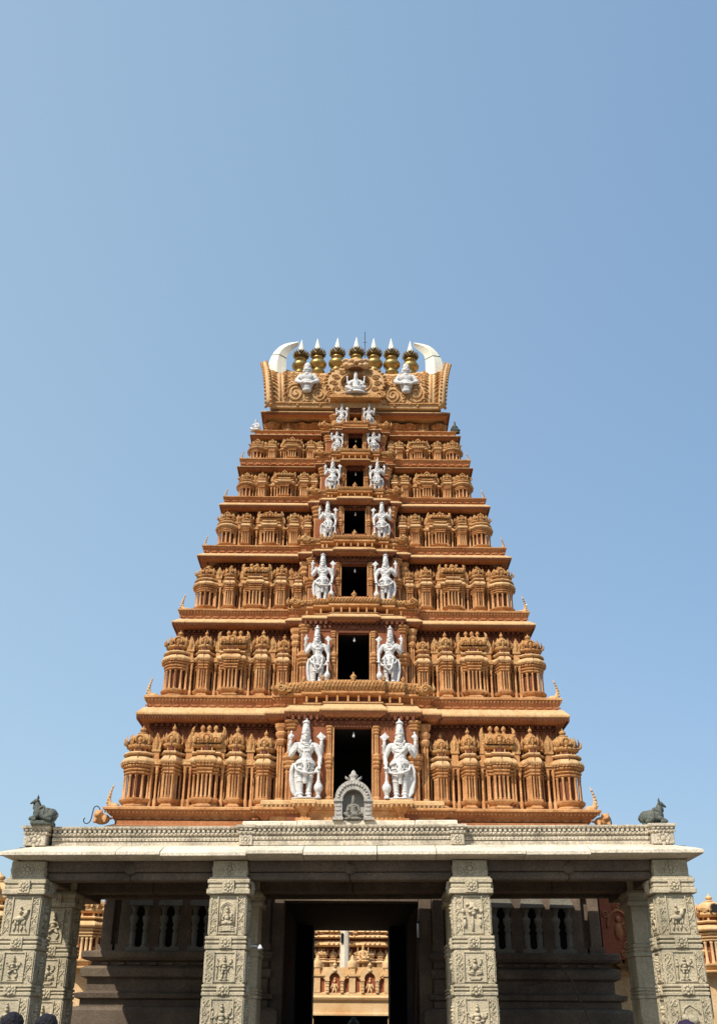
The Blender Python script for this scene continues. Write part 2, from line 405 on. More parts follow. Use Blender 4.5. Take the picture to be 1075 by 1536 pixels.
        for i in range(7):
            x = (i - 3) / 3 * hw * .78
            leaf(mb, (x, cy - ry * 1.02, Z(.755)), (x, cy - ry * .9, Z(.86)), .22 * s, .06 * s)
        nasi(mb, (0, cy - ry * 1.05, Z(.80)), .17 * s, .05 * s)
        for sg in (-1, 1):
            nasi(mb, (sg * hw * .55, cy - ry * 1.05, Z(.785)), .10 * s, .04 * s)
            # flaring gable horns
            mb.tube([(sg * hw * .80, cy - ry * .3, Z(.76)), (sg * hw * .98, cy - ry * .3, Z(.82)), (sg * hw * 1.04, cy - ry * .3, Z(.89)), (sg * hw * .98, cy - ry * .3, Z(.95)), (sg * hw * .9, cy - ry * .3, Z(.975))], [.10 * s, .11 * s, .085 * s, .05 * s, .01 * s], 6)
            for k in range(4): leaf(mb, (sg * hw * (.86 + .04 * k), cy - ry * .62, Z(.76 + .035 * k)), (sg * hw * (.93 + .03 * k), cy - ry * .7, Z(.83 + .035 * k)), .12 * s, .03 * s)
        for k in (-1, 0, 1):   # knobbed finials
            rb = .075 * s
            mb.lathe((k * hw * .42, cy - ry * .1, 0), [(rb * 1.5, Z(.875)), (rb * 1.6, Z(.905)), (rb * .75, Z(.915)), (rb * .7, Z(.93)), (rb * 1.25, Z(.945)), (rb * 1.35, Z(.965)), (rb * .8, Z(.985)), (rb * .2, Z(.998))], 9)
    if det:   # thin dark strip running down the face
        mb.m = 3
        y = -d * 1.0 - .02 * s
        mb.tube([(.01 * s, cy - d * .55, Z(.75)), (.01 * s, cy - d * .58, Z(.70)), (.01 * s, y - .06 * s, Z(.64)), (.01 * s, y - .135 * s, Z(.545)), (.01 * s, y - .055 * s, Z(.49)), (.01 * s, y, Z(.40)), (.01 * s, y, Z(.13))], .016 * s, 4)
    return mb

S_MATS = [OCH, DOME, REC, REC, LEDGE]

def slim_niche(mb, x, y, z0, h, w):
    """thin pilaster pair with a pointed leaf hood between two shrines"""
    for sg in (-1, 1):
        mb.m = 0
        mb.lathe((x + sg * w * .28, y - w * .18, 0), [(w * .2, z0), (w * .2, z0 + .1 * h), (w * .13, z0 + .115 * h), (w * .12, z0 + .40 * h), (w * .2, z0 + .44 * h), (w * .2, z0 + .49 * h)], 6, cap=False)
    mb.box(x - w * .5, x + w * .5, y - w * .35, y, z0 + .49 * h, z0 + .52 * h)
    mb.m = 1
    mb.box(x - w * .58, x + w * .58, y - w * .5, y, z0 + .52 * h, z0 + .585 * h, .08 * w, .08 * w)
    mb.m = 0
    mb.box(x - w * .34, x + w * .34, y - w * .3, y + .2, z0 + .585 * h, z0 + .68 * h)
    mb.m = 1
    mb.box(x - w * .46, x + w * .46, y - w * .42, y, z0 + .68 * h, z0 + .71 * h)
    pts = [(x - w * .40, z0 + .71 * h), (x + w * .40, z0 + .71 * h), (x + w * .48, z0 + .77 * h), (x + w * .36, z0 + .83 * h), (x, z0 + .92 * h), (x - w * .36, z0 + .83 * h), (x - w * .48, z0 + .77 * h)]
    mb.prism(pts, y - w * .32, y + .22)
    leaf(mb, (x, y - w * .33, z0 + .715 * h), (x, y - w * .34, z0 + .90 * h), w * .5, w * .12)

DD = lambda W: 4.6 - (6.65 - W) * .885

def tplan(W, steps=()):
    """outline of a storey with a stepped central projection on the front"""
    D = DD(W); p = [(-W, D), (-W, -D)]
    for b, q in steps:
        y0 = p[-1][1]; p += [(-b, y0), (-b, -D - q)]
    for b, q in reversed(steps):
        y0 = p[-1][1]; idx = steps.index((b, q)); yb = -D - (steps[idx - 1][1] if idx else 0)
        p += [(b, y0), (b, yb)]
    p += [(W, -D), (W, D)]
    return p

TIERS = [
    dict(l=(6.47, 6.81, 6.35, 6.65), WB=6.33, c=(9.30, 9.69, 6.13), door=(6.95, 8.99, .52), st=(7.01, 2.24, 1.29), b=(2.47, 1.91, .93), fr=[.93, .79, .64, .51, .385]),
    dict(l=(9.705, 10.05, 5.87, 6.00), WB=5.71, c=(12.33, 12.605, 5.48), door=(10.50, 11.98, .465), st=(10.34, 1.83, 1.07), b=(2.04, 1.54, .78), fr=[.915, .775, .62, .475, .365]),
    dict(l=(12.64, 12.935, 5.27, 5.36), WB=5.07, c=(14.765, 15.01, 4.97), door=(13.40, 14.47, .40), st=(13.12, 1.69, .97), b=(1.76, 1.30, .66), fr=[.905, .765, .605, .445, .335]),
    dict(l=(15.055, 15.29, 4.81, 4.86), WB=4.58, c=(16.81, 17.07, 4.46), door=(15.76, 16.68, .345), st=(15.42, 1.44, .875), b=(1.52, 1.14, .58), fr=[.90, .765, .60, .435, .335]),
    dict(l=(17.12, 17.29, 4.34, 4.375), WB=4.08, c=(18.525, 18.69, 4.01), door=(17.70, 18.44, .29), st=(17.40, 1.30, .75), b=(1.34, 1.0, .5), fr=[.895, .765, .59, .42, .33]),
    dict(l=(18.75, 18.97, 3.93, 3.965), WB=3.75, c=(19.985, 20.135, 3.675), door=(19.40, 19.94, .245), st=(19.08, 1.06, .635), b=(1.18, .88, .44), fr=[.905, .765, .585, .41, .33]),
    dict(l=(20.165, 20.32, 3.54, 3.55), WB=3.32, c=(21.08, 21.31, 3.37), door=(20.80, 21.30, .215), st=(20.40, 1.02, .485), b=(1.05, .78, .38), fr=[]),
]

SR = random.Random(21)
TW = (0., 27.58 + 4.6)      # tower centre on the ground
tower = empty('gateway_tower', (TW[0], TW[1], 0))
tag(tower, 'tall ochre temple gateway tower of seven carved storeys above a dark stone base', 'temple tower')
ORD = ['lowest', 'second', 'third', 'fourth', 'fifth', 'sixth', 'topmost']

def storey(i, t):
    zl0, zl1, WL0, WL1 = t['l']; WB = t['WB']; zc0, zc1, WC = t['c']; dz0, dz1, dw = t['door']; sz, sh, sx = t['st']; b1, b2, b3 = t['b']
    k = WL1 / 6.65
    Wc = WB - .66; Dc = DD(Wc); yw = -Dc
    P = .83 * (.55 + .45 * k)            # how far the central bay stands forward of the wing wall
    yb = yw - P
    bw = sx + .34 * (.45 + .55 * k) * 1.35   # half width of the central bay wall
    H = zc0 - zl1
    core = MB(); core.m = 0
    zt = zc0 + .02
    dep = min(1.9, Dc * .9)
    core.box(-Wc, -dw, yw, Dc, zl0, zt); core.box(dw, Wc, yw, Dc, zl0, zt)
    core.box(-dw, dw, yw + dep, Dc, zl0, zt)
    core.box(-bw, -dw, yb, yw, zl0, zt); core.box(dw, bw, yb, yw, zl0, zt)
    core.box(-dw, dw, yb, yw + dep, dz1, zt); core.box(-dw, dw, yb, yw + dep, zl0, dz0)
    # black liner painting the shade inside the door chamber
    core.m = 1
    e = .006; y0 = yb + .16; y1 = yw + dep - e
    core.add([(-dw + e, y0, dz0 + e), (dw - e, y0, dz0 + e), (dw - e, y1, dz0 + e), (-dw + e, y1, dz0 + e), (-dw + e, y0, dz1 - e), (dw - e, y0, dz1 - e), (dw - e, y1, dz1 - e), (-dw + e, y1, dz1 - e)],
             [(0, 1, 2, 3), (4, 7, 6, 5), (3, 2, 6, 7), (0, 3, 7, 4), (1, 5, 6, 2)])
    # frieze of brackets under the cornice, its shade put into the colour
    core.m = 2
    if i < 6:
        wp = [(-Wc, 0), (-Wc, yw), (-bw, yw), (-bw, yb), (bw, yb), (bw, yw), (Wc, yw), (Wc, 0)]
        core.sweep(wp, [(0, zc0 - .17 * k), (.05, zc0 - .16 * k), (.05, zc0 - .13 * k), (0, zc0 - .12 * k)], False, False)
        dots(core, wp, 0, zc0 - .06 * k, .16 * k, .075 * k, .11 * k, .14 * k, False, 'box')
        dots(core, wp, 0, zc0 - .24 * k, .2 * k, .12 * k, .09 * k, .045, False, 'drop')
    # side walls: plain pilaster relief
    for sg in (-1, 1):
        n = max(4, int(2 * Dc / .62))
        for j in range(n):
            y = -Dc + 2 * Dc * (j + .5) / n
            core.m = 0
            core.box(sg * Wc, sg * (Wc + .2), y - .2, y + .2, zl1, zl1 + H * .55)
            core.m = 3
            core.box(sg * Wc, sg * (Wc + .3), y - .27, y + .27, zl1 + H * .55, zl1 + H * .64, .05, .05)
            core.lathe((sg * (Wc + .06), y, zl1), [(.2, H * .64), (.24, H * .72), (.17, H * .84), (.05, H * .9), (.04, H * .97)], 8)
    # bands that carry the shrines' mouldings on across the wall between them
    if t['fr']:
        ck = .45 + .55 * k; hs = H * (.94 if i < 3 else .955); zz = lambda q: zl1 + .02 + q * hs; o0 = .24 * ck
        for sg in (-1, 1):
            wp = [(-Wc, 0), (-Wc, yw), (-bw, yw)] if sg < 0 else [(bw, yw), (Wc, yw), (Wc, 0)]
            core.m = 4
            core.sweep(wp, [(o0 * .9, zz(-.02)), (o0 * 1.1, zz(.06)), (o0 * 1.2, zz(.10)), (o0 * .8, zz(.112)), (0, zz(.115))], False, False)
            core.sweep(wp, [(0, zz(.39)), (o0 * .8, zz(.398)), (o0 * .85, zz(.412)), (o0 * .6, zz(.42)), (o0 * .9, zz(.436)), (o0 * .95, zz(.45)), (o0 * .7, zz(.457)), (o0 * 1.0, zz(.478)), (o0 * 1.02, zz(.495)), (o0 * .6, zz(.50))], False, False)
            core.m = 5  # eave band in the lighter tint, light on its top painted in
            core.sweep(wp, [(o0 * .6, zz(.498)), (o0 * 1.2, zz(.508)), (o0 * 1.38, zz(.524)), (o0 * 1.4, zz(.54)), (o0 * 1.25, zz(.56)), (o0 * .9, zz(.585)), (o0 * .5, zz(.60)), (o0 * .9, zz(.618)), (o0 * .95, zz(.64)), (0, zz(.655))], False, False)
            core.m = 4
            core.sweep(wp, [(0, zz(.70)), (o0 * .35, zz(.715)), (o0 * .4, zz(.74)), (0, zz(.755))], False, False)
    # slim niches between the wing shrines
    if t['fr']:
        xs = [f * WB for f in t['fr']]
        for sg in (-1, 1):
            for a, b in zip(xs[:-1], xs[1:]):
                sw = slim_niche
                core_m = core.m
                mb2 = core; mm = mb2.m
                _slim(mb2, sg * (a + b) / 2, yw - .44 * (.45 + .55 * k), zl1 + .03, H * .90, .26 * (.3 + .7 * k))
            xe = xs[-1] - .30 * k - .06
            if xe > bw + .12 and i > 1: _slim(core, sg * xe, yw - .2 * (.45 + .55 * k), zl1 + .03, H * .9, .24 * (.3 + .7 * k))
        core.m = 0
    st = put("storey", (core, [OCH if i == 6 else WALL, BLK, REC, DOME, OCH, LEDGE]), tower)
    # ---- ledge (flared slab under the storey)
    mb = MB(); w0 = WL0 - WL1; hl = zl1 - zl0; ov = .02
    steps = [(b1 + .30 * k, .14)] if i else [(2.72, .10)]
    pl = tplan(WL1, steps)
    if i == 0: w0 = -.3
    else: w0 = min(w0, -.16 * k)
    mb.m = 0
    mb.sweep(pl, [(w0, zl0), (w0 * .98, zl0 + .12 * hl), (w0 * .82, zl0 + .3 * hl), (w0 * .5, zl0 + .52 * hl), (w0 * .22, zl0 + .70 * hl), (-.035, zl0 + .78 * hl)], True, True)
    mb.m = 1
    mb.sweep(pl, [(-.04, zl0 + .775 * hl), (0, zl0 + .80 * hl), (0.004, zl0 + .95 * hl), (-.02, zl1), (-.06, zl1 + .012)], True, True)
    mb.m = 2
    dots(mb, pl, w0 * .32 - .012, zl0 + .655 * hl, .105 * (.4 + .6 * k), .07 * (.5 + .5 * k), .24 * hl, .05, True, 'dia')
    mb.m = 0
    dots(mb, pl, w0 * .9, zl0 + .2 * hl, .25, .16, .05, .02, True, 'box')
    put('ledge', (mb, [TER, OCH, LEDGE]), st)
    # ---- cornice (curved eave closing the storey)
    mb = MB(); hc = zc1 - zc0; q = .26 * (.4 + .6 * k)
    steps = [(b1, q * 1.3), (b2, q * 2.2), (b3, q * 2.8)]
    plw = tplan(WC); plb = [(-b1, -DD(WC) + .3), (-b1, -DD(WC) - steps[0][1]), (-b2, -DD(WC) - steps[0][1]), (-b2, -DD(WC) - steps[1][1]), (-b3, -DD(WC) - steps[1][1]), (-b3, -DD(WC) - steps[2][1])]
    plb = plb + [(-x, y) for x, y in reversed(plb)]
    def kap(plan, z, h, closed):
        mb.m = 0
        mb.sweep(plan, [(-.34 * k, z - .02), (-.16 * k, z), (-.05, z + .16 * h), (-.02, z + .34 * h)], closed, False)
        mb.m = 1
        mb.sweep(plan, [(-.02, z + .335 * h), (0.01, z + .38 * h), (0.01, z + .52 * h), (-.02, z + .62 * h), (-.07, z + .76 * h), (-.12, z + .92 * h), (-.14, z + h), (-.9 if closed else -.2, z + h + .004)], closed, closed)
        mb.m = 2
        dots(mb, plan, -.045, z + .13 * h, .085 * (.4 + .6 * k), .05 * (.5 + .5 * k), .26 * h, .05, closed, 'drop')
        mb.m = 1
        dots(mb, plan, .008, z + .44 * h, .06 * (.4 + .6 * k), .03, .10 * h, .014, closed, 'box')
    kap(plw, zc0, hc, True)
    if i < 6:
        for off, dz in ((0, -.10 * k),):
            kap(plb, zc0 - .04 * k, hc * .95, False)
        # fill of the projecting hood
        mb.m = 1
        n = len(plb)
        zt_ = zc0 - .04 * k + hc * .95 + .002
        mb.add([(x * .97, y + .1, zt_) for x, y in plb], [tuple(range(n))])
        mb.m = 0
        zt_ = zc0 - .04 * k
        mb.add([(x * .9, y + .2, zt_ + .02) for x, y in plb], [tuple(range(n))[::-1]])
    put('cornice', (mb, [TER, LEDGE, REC]), st)
    # ---- shrines
    if t['fr']:
        ck = .45 + .55 * k
        d0 = .66 * (.5 + .5 * k)
        spec = [('corner', .90), ('kuta', .67), ('shala', 1.06), ('kuta', .67), ('half', .66)]
        gap = (t['fr'][0] - t['fr'][3]) * WB / 3 / .92
        for j, ((kd, ww), f) in enumerate(zip(spec, t['fr'])):
            x = f * WB
            if x < bw + .18: continue
            w = ww * .90 * min(gap, 1.0) * (1. if j != 4 or i < 2 else .8)
            if j == 0: w = min(w, 2 * (WB - x) * 1.02)
            me = shrine(w, d0 if kd != 'shala' else d0 * 1.08, H * ((.94 if j != 4 else .88) if i < 3 else .955), kd, i < 3).mesh('miniature_shrine', S_MATS)
            for sg in (-1, 1):
                put('miniature_shrine', me, st, (sg * x + SR.uniform(-.02, .02), yw - .05 if j else yw - .03, zl1 + .02), R(SR.uniform(-2.5, 2.5)), (SR.uniform(.95, 1.04), SR.uniform(.94, 1.06), SR.uniform(.975, 1.015)))
            if j == 0:    # the corner shrine turns round the corner
                for sg in (-1, 1):
                    pass
    # ---- doorway dressing: pilasters beside the door and outside the statues
    fl = zl1 + (.28 * k if i else .16)
    wd = .17 * (.45 + .55 * k)
    for sg in (-1, 1):
        mb = MB(); pilaster(mb, sg * (dw + wd * .75), yb - .02, fl, dz1 + .03, wd, True)
        put('door_pilaster', (mb, [OCH]), st)
        mb = MB(); mb.box(sg * dw, sg * (dw + .035), yb - .05, yb + .02, dz0, dz1 + .05)
        put('door_jamb', (mb, [OCH]), st)
        xo = sx + .40 * (.35 + .65 * k)
        mb = MB(); pilaster(mb, sg * xo, yb + .10, zl1 + .02, zc0 - .12 * k, .34 * (.4 + .6 * k), i < 3)
        put('outer_pilaster', (mb, [OCH]), st)
        if i < 3:
            mb = MB(); pilaster(mb, sg * (xo + .30 * k), yb + .30, zl1 + .02, zc0 - .16 * k, .26 * (.4 + .6 * k), False)
            put('outer_pilaster', (mb, [OCH]), st)
    mb = MB(); mb.m = 1
    mb.box(-dw - .03, dw + .03, yb - .05, yb + .01, dz1, dz1 + .05)
    lz = (dz1 + .05 + zc0 - .06) / 2
    mb.box(-dw * 2.2, dw * 2.2, yb - .022, yb + .01, dz1 + .045, lz + .02)
    for j in range(-7, 8):
        x = j * dw * .3
        mb.ell((x, yb - .02, lz), (dw * .17, .04, .06 * k), 6, 4)
    mb.ell((0, yb - .03, lz + .01), (dw * .3, .05, .10 * k), 8, 5)
    put('lintel_carving', (mb, [OCH, REC]), st)
    # ---- balcony / plinth of the central bay
    mb = MB()
    yF = -DD(WL1)
    if i == 0:
        pl = [(-2.45, yF + .1), (-2.45, yF - .12), (-1.62, yF - .12), (-1.62, yF - .32), (-.98, yF - .32), (-.98, yF - .22), (.98, yF - .22), (.98, yF - .32), (1.62, yF - .32), (1.62, yF - .12), (2.45, yF - .12), (2.45, yF + .1)]
        mb.m = 0
        mb.sweep(pl, [(-.24, 6.3), (-.24, 6.62), (-.16, 6.74), (-.06, 6.84), (-.02, 6.86)], False, True)
        mb.m = 1
        mb.sweep(pl, [(-.03, 6.855), (0, 6.87), (0, 6.95), (-.03, 6.98), (-.05, 6.99)], False, True)
        mb.m = 1
        dots(mb, pl, -.06, 6.82, .11, .07, .08, .05, False, 'drop')
        mb.m = 0
        for sg in (-1, 1):
            mb.box(sg * 1.1, sg * 1.5, yF - .28, yF, 5.3, 6.5)
    else:
        c1, c2, c3 = b1 * .92, b2 * .95, b3 * 1.15
        pj = [.20 * (.4 + .6 * k), .36 * (.4 + .6 * k), .50 * (.4 + .6 * k)]
        pl = [(-c1, yF + .25), (-c1, yF - pj[0]), (-c2, yF - pj[0]), (-c2, yF - pj[1]), (-c3, yF - pj[1]), (-c3, yF - pj[2])]
        pl = pl + [(-x, y) for x, y in reversed(pl)]
        zb0 = zl0 - .02; hl2 = hl + .05
        mb.m = 1
        mb.sweep(pl, [(-.16, zb0), (-.06, zb0 + .05 * hl2), (-.04, zb0 + .2 * hl2), (-.16, zb0 + .26 * hl2)], False, True)
        mb.m = 2
        mb.sweep(pl, [(-.2, zb0 + .25 * hl2), (-.2, zb0 + .66 * hl2)], False, False)
        mb.m = 0
        dots(mb, pl, -.1, zb0 + .45 * hl2, .30 * k, .06 * k, .42 * hl2, .06, False, 'box')
        mb.m = 0
        mb.sweep(pl, [(-.18, zb0 + .64 * hl2), (-.05, zb0 + .72 * hl2), (0, zb0 + .82 * hl2), (0, zb0 + .97 * hl2), (-.05, zb0 + hl2)], False, True)
        z0 = zb0 + hl2; hb = max(.14, (sz + .06) - z0) * 1.05
        mb.m = 3
        mb.sweep(pl, [(-.08, z0), (-.03, z0 + .06 * hb), (.0, z0 + .25 * hb), (.01, z0 + .5 * hb), (0, z0 + .75 * hb), (-.05, z0 + .93 * hb), (-.10, z0 + hb)], False, True)
        # lattice
        for x, y, tx, ty in along(pl, .014, .105 * (.3 + .7 * k), False):
            M = Matrix(((tx, -ty, 0, x), (ty, tx, 0, y), (0, 0, 1, z0 + .5 * hb), (0, 0, 0, 1))); mb.T = M
            w = .075 * (.3 + .7 * k)
            for sg in (-1, 1):
                mb.tube([(-w * sg, .0, -.40 * hb), (0, -.02, 0), (w * sg, .0, .40 * hb)], .013 * (.5 + .5 * k), 4)
            mb.T = None
        # knobs and end scrolls
        for x, y, r in [(0, yF - pj[2] + .06, .085)] + [(sg * c3 * .97, yF - pj[2] + .05, .06) for sg in (-1, 1)] + [(sg * (c2 - .04), yF - pj[1] + .05, .06) for sg in (-1, 1)]:
            r *= .4 + .6 * k
            mb.lathe((x, y, z0 + hb * .92), [(r * .8, 0), (r * .9, r * .3), (r * .6, r * .5), (r * 1.1, r * 1.0), (r * 1.15, r * 1.5), (r * .6, r * 2.1), (r * .3, r * 2.4), (r * .08, r * 3.1)], 10)
        for sg in (-1, 1):
            x = sg * (c1 + .14 * k); y = yF - pj[0] * .8; s = .30 * (.4 + .6 * k)
            mb.ell((x, y, z0 + s * .35), (s * .75, s * .6, s * .5), 10, 7)
            mb.ell((x + sg * s * .5, y - s * .2, z0 + s * .5), (s * .4, s * .4, s * .38), 8, 6)
            mb.spiral((x + sg * s * .15, y - s * .6, z0 + s * .4), s * .42, 1.6, s * .11, sg, 0, 6)
            mb.spiral((x - sg * s * .6, y - s * .45, z0 + s * .3), s * .3, 1.4, s * .09, -sg, PI, 6)
            for j in range(3): mb.ell((x + sg * s * (.2 + .2 * j), y - s * .4, z0 + s * (.95 - .2 * j)), (s * .16, s * .16, s * .2), 6, 5)
            mb.tube([(x + sg * s * .8, y, z0 + s * .1), (x + sg * s * 1.1, y - .05, z0 + s * .5), (x + sg * s * .95, y - .05, z0 + s * 1.0)], [s * .25, s * .2, s * .05], 6)
    put('balcony', (mb, [OCH, LEDGE, REC, DOME]), st)
    # ---- upright leaf horns on the ledge corners
    mb = MB(); s = (.55 + .45 * k) * (.68 if i < 3 else .55)
    mb.tube([(0.20 * s, 0, 0.02), (.02, 0, .05), (-.16 * s, 0, .16 * s), (-.20 * s, 0, .42 * s), (-.13 * s, 0, .72 * s), (-.02 * s, 0, .98 * s)], [.14 * s, .15 * s, .11 * s, .075 * s, .04 * s, .006], 7, sq=.7)
    for j in range(6):
        mb.ell((-.26 * s + .035 * j * s, -.02, (.22 + .12 * j) * s), (.045 * s, .06 * s, .05 * s), 6, 4)
    me = mb.mesh('corner_horn', [LEDGE])
    for sg in (-1, 1):
        o = put('corner_horn', me, st, (sg * (WL1 - .30 * s), -DD(WL1) + .3, zl1), 0, (sg * -1 if sg > 0 else 1, 1, 1))
    return st, yb, yF

def _slim(mb, x, y, z0, h, w):
    # slim_niche with the storey's material slots
    tmp = MB(); slim_niche(tmp, x, y, z0, h, w)
    base = len(mb.v)
    mb.v.extend(tmp.v)
    for f, m_, s_ in zip(tmp.f, tmp.mi, tmp.sm):
        mb.f.append(tuple(a + base for a in f)); mb.mi.append(4 if m_ == 0 else 3); mb.sm.append(s_)

# ------------------------------------------------------------------ sculpted figures (all face -y, unit height 1)
def fingers(mb, c, d, n, up, r=.007):
    """four curled fingers and a thumb from palm centre c along d"""
    c = Vector(c); d = Vector(d).normalized(); s = Vector(n).normalized()
    for j, L in enumerate((.030, .036, .034, .026)):
        a = c + s * (.010 * (j - 1.5)); m = a + d * L * .6; e = m + d * L * .4 + Vector(up) * .012
        mb.tube([a, m, e], [r, r * .9, r * .7], 5); mb.ell(e, r * .7, 5, 4)
    mb.tube([c - s * .016, c - s * .030 + d * .012, c - s * .030 + d * .026], [r * 1.1, r, r * .75], 5)

def deity_head(mb, c, s, crown=True):
    x, y, z = c
    mb.ell((x, y, z), (.046 * s, .048 * s, .058 * s), 14, 10)
    mb.ell((x, y - .020 * s, z - .022 * s), (.034 * s, .03 * s, .032 * s), 10, 8)
    mb.tube([(x, y - .044 * s, z + .012 * s), (x, y - .058 * s, z - .010 * s)], [.006 * s, .010 * s], 6)
    for q in (-1, 1):
        mb.ell((x + q * .018 * s, y - .042 * s, z + .008 * s), (.010 * s, .007 * s, .006 * s), 6, 4)
        mb.tube([(x + q * .006 * s, y - .046 * s, z + .022 * s), (x + q * .03 * s, y - .040 * s, z + .020 * s)], .004 * s, 4)
        mb.ell((x + q * .048 * s, y, z - .004 * s), (.010 * s, .016 * s, .026 * s), 6, 5)
        mb.ell((x + q * .054 * s, y - .004 * s, z - .042 * s), .016 * s, 7, 5)
    mb.ell((x, y - .046 * s, z - .028 * s), (.015 * s, .006 * s, .005 * s), 6, 4)
    if crown:
        mb.lathe((x, y, z), [(.02 * s, .02 * s), (.056 * s, .028 * s), (.058 * s, .042 * s), (.050 * s, .05 * s), (.053 * s, .062 * s), (.050 * s, .085 * s), (.045 * s, .095 * s), (.048 * s, .105 * s), (.040 * s, .13 * s), (.034 * s, .14 * s), (.052 * s, .146 * s), (.050 * s, .158 * s), (.030 * s, .17 * s), (.016 * s, .178 * s), (.020 * s, .19 * s), (.012 * s, .202 * s), (.002 * s, .21 * s)], 14)
        mb.ell((x, y - .052 * s, z + .068 * s), (.016 * s, .014 * s, .026 * s), 7, 5)

def guardian(f, v=0):
    """four armed standing guardian; f=1 rests a mace on the viewer's right, f=-1 mirrors it"""
    mb = MB(); X = lambda x: x * f
    # pedestal lip
    mb.lathe((0, 0, 0), [(.15, 0), (.155, .012), (.13, .02)], 14, 1, .7)
    for q in (-1, 1):
        mb.cap((q * .052, .005, .44), (q * .05, -.012, .26), .056, .042)
        mb.cap((q * .05, -.012, .26), (q * .047, .005, .06), .040, .027)
        mb.ell((q * .05, -.038, .032), (.027, .055, .022), 10, 6)
        for j in range(4): mb.ell((q * .05 + (j - 1.5) * .013, -.088, .028), (.007, .012, .009), 5, 4)
        mb.lathe((q * .047, .003, .075), [(.03, -.014), (.040, -.006), (.040, .006), (.03, .014)], 10)
        mb.lathe((q * .047, .0, .115), [(.028, -.008), (.036, 0), (.028, .008)], 10)
        mb.lathe((q * .05, -.010, .235), [(.036, -.012), (.047, 0), (.036, .012)], 10)
        for z in (.30, .335, .37, .40): mb.lathe((q * .052, -.006, z), [(.045, -.006), (.055 + (z - .3) * .08, 0), (.045, .006)], 12)
    mb.ell((0, .0, .475), (.108, .068, .062), 14, 9)
    mb.cap((0, 0, .50), (0, -.005, .57), .078, .072)
    mb.ell((0, -.006, .645), (.094, .062, .075), 14, 9)
    for q in (-1, 1): mb.ell((q * .042, -.045, .66), (.042, .026, .034), 10, 7)
    mb.cap((-.10, .002, .705), (.10, .002, .705), .040, .040)
    mb.cap((0, 0, .71), (0, -.004, .775), .036, .033)
    deity_head(mb, (0, -.01, .80), 1.0)
    # belts, necklaces and sashes
    for z, r, t in ((.515, .096, .012), (.493, .110, .013), (.468, .118, .010)):
        mb.tube([(r * math.cos(a), r * .68 * math.sin(a), z - .012 * math.cos(a * 2)) for a in [2 * PI * j / 20 for j in range(20)]], t, 6, True)
    mb.ell((0, -.078, .495), (.026, .018, .028), 8, 6)
    for r, z, t in ((.05, .735, .010), (.070, .70, .009), (.082, .655, .009)):
        mb.tube([(r * math.cos(a), -.035 - .035 * math.sin(a) ** 2, z - r * .75 * math.sin(a) + r * .3) for a in [PI * j / 12 for j in range(13)]], t, 6)
    mb.tube([(X(-.09), -.03, .71), (X(-.05), -.065, .64), (X(.02), -.075, .57), (X(.08), -.05, .52)], .008, 5)
    mb.tube([(X(-.118), -.03, .46), (X(-.10), -.075, .38), (X(-.03), -.095, .335), (X(.05), -.095, .325), (X(.11), -.07, .345), (X(.135), -.03, .43)], [.012, .017, .019, .018, .016, .012], 7)
    mb.tube([(0, -.085, .47), (0, -.085, .40), (.0, -.07, .31), (.0, -.05, .20)], [.024, .026, .028, .022], 8, sq=.55)
    for q in (-1, 1):
        mb.tube([(q * .03, -.08, .47), (q * .045, -.085, .42), (q * .03, -.08, .37), (0, -.085, .35)], .007, 5)
    # shawl falling behind, broader on the side away from the mace
    mb.ell((X(-.095), .03, .27), (.055, .022, .23), 10, 9)
    mb.ell((X(.07), .035, .26), (.035, .020, .20), 10, 8)
    mb.tube([(X(-.13), .0, .48), (X(-.155), .0, .38), (X(-.15), .005, .24), (X(-.125), .01, .10), (X(-.09), .01, .04)], [.02, .024, .026, .026, .018], 7, sq=.6)
    # upper arms raised with emblems
    for q in (-1, 1):
        mb.cap((q * .118, .01, .705), (q * .178, .02, .625), .036, .030)
        mb.cap((q * .178, .02, .625), (q * .176, -.03, .715), .028, .020)
        mb.ell((q * .176, -.035, .735), (.022, .016, .026), 8, 6)
        for j in range(4): mb.tube([(q * .176 + (j - 1.5) * .009, -.04, .75), (q * .176 + (j - 1.5) * .010, -.05, .77)], .005, 5)
        mb.lathe((q * .15, .016, .665), [(.03, -.01), (.040, 0), (.03, .01)], 9)
        for z in (.70, .715): mb.lathe((q * .184, -.005, z), [(.018, -.006), (.028, 0), (.018, .006)], 8)
    # disc with flames / conch
    mb.ell((X(.178), -.034, .800), (.042, .014, .038), 12, 8)
    for a in range(4):
        t = a * PI / 2
        mb.ell((X(.178) + .044 * math.cos(t), -.034, .800 + .040 * math.sin(t)), (.013, .010, .013), 6, 4)
    mb.ell((X(-.180), -.034, .795), (.030, .020, .034), 10, 7); mb.ell((X(-.180), -.034, .838), (.015, .012, .022), 7, 5)
    mb.ell((X(-.152), -.036, .80), (.020, .012, .015), 7, 5)
    if v:   # a long garland in place of the plain waist tassel
        mb.tube([(.07 * math.cos(a), -.088 - .02 * math.sin(a), .50 - .26 * math.sin(a)) for a in [PI * j / 14 for j in range(15)]], .014, 7)
    # lower arms: open palm before the chest, and one resting on the mace
    mb.cap((X(-.118), -.008, .69), (X(-.165), -.02, .575), .036, .029)
    mb.cap((X(-.165), -.02, .575), (X(-.112), -.105, .625), .027, .019)
    mb.ell((X(-.108), -.115, .652), (.022, .012, .024), 8, 6); fingers(mb, (X(-.108), -.115, .668), (0, -.1, 1), (1, 0, 0), (0, -.3, 0), .0065)
    mb.cap((X(.118), -.008, .69), (X(.168), -.01, .565), .036, .029)
    mb.cap((X(.168), -.01, .565), (X(.158), -.06, .445), .027, .019)
    mb.ell((X(.156), -.072, .42), (.022, .024, .018), 8, 6); fingers(mb, (X(.156), -.085, .418), (0, -.6, -1), (1, 0, 0), (0, 0, -.5), .0065)
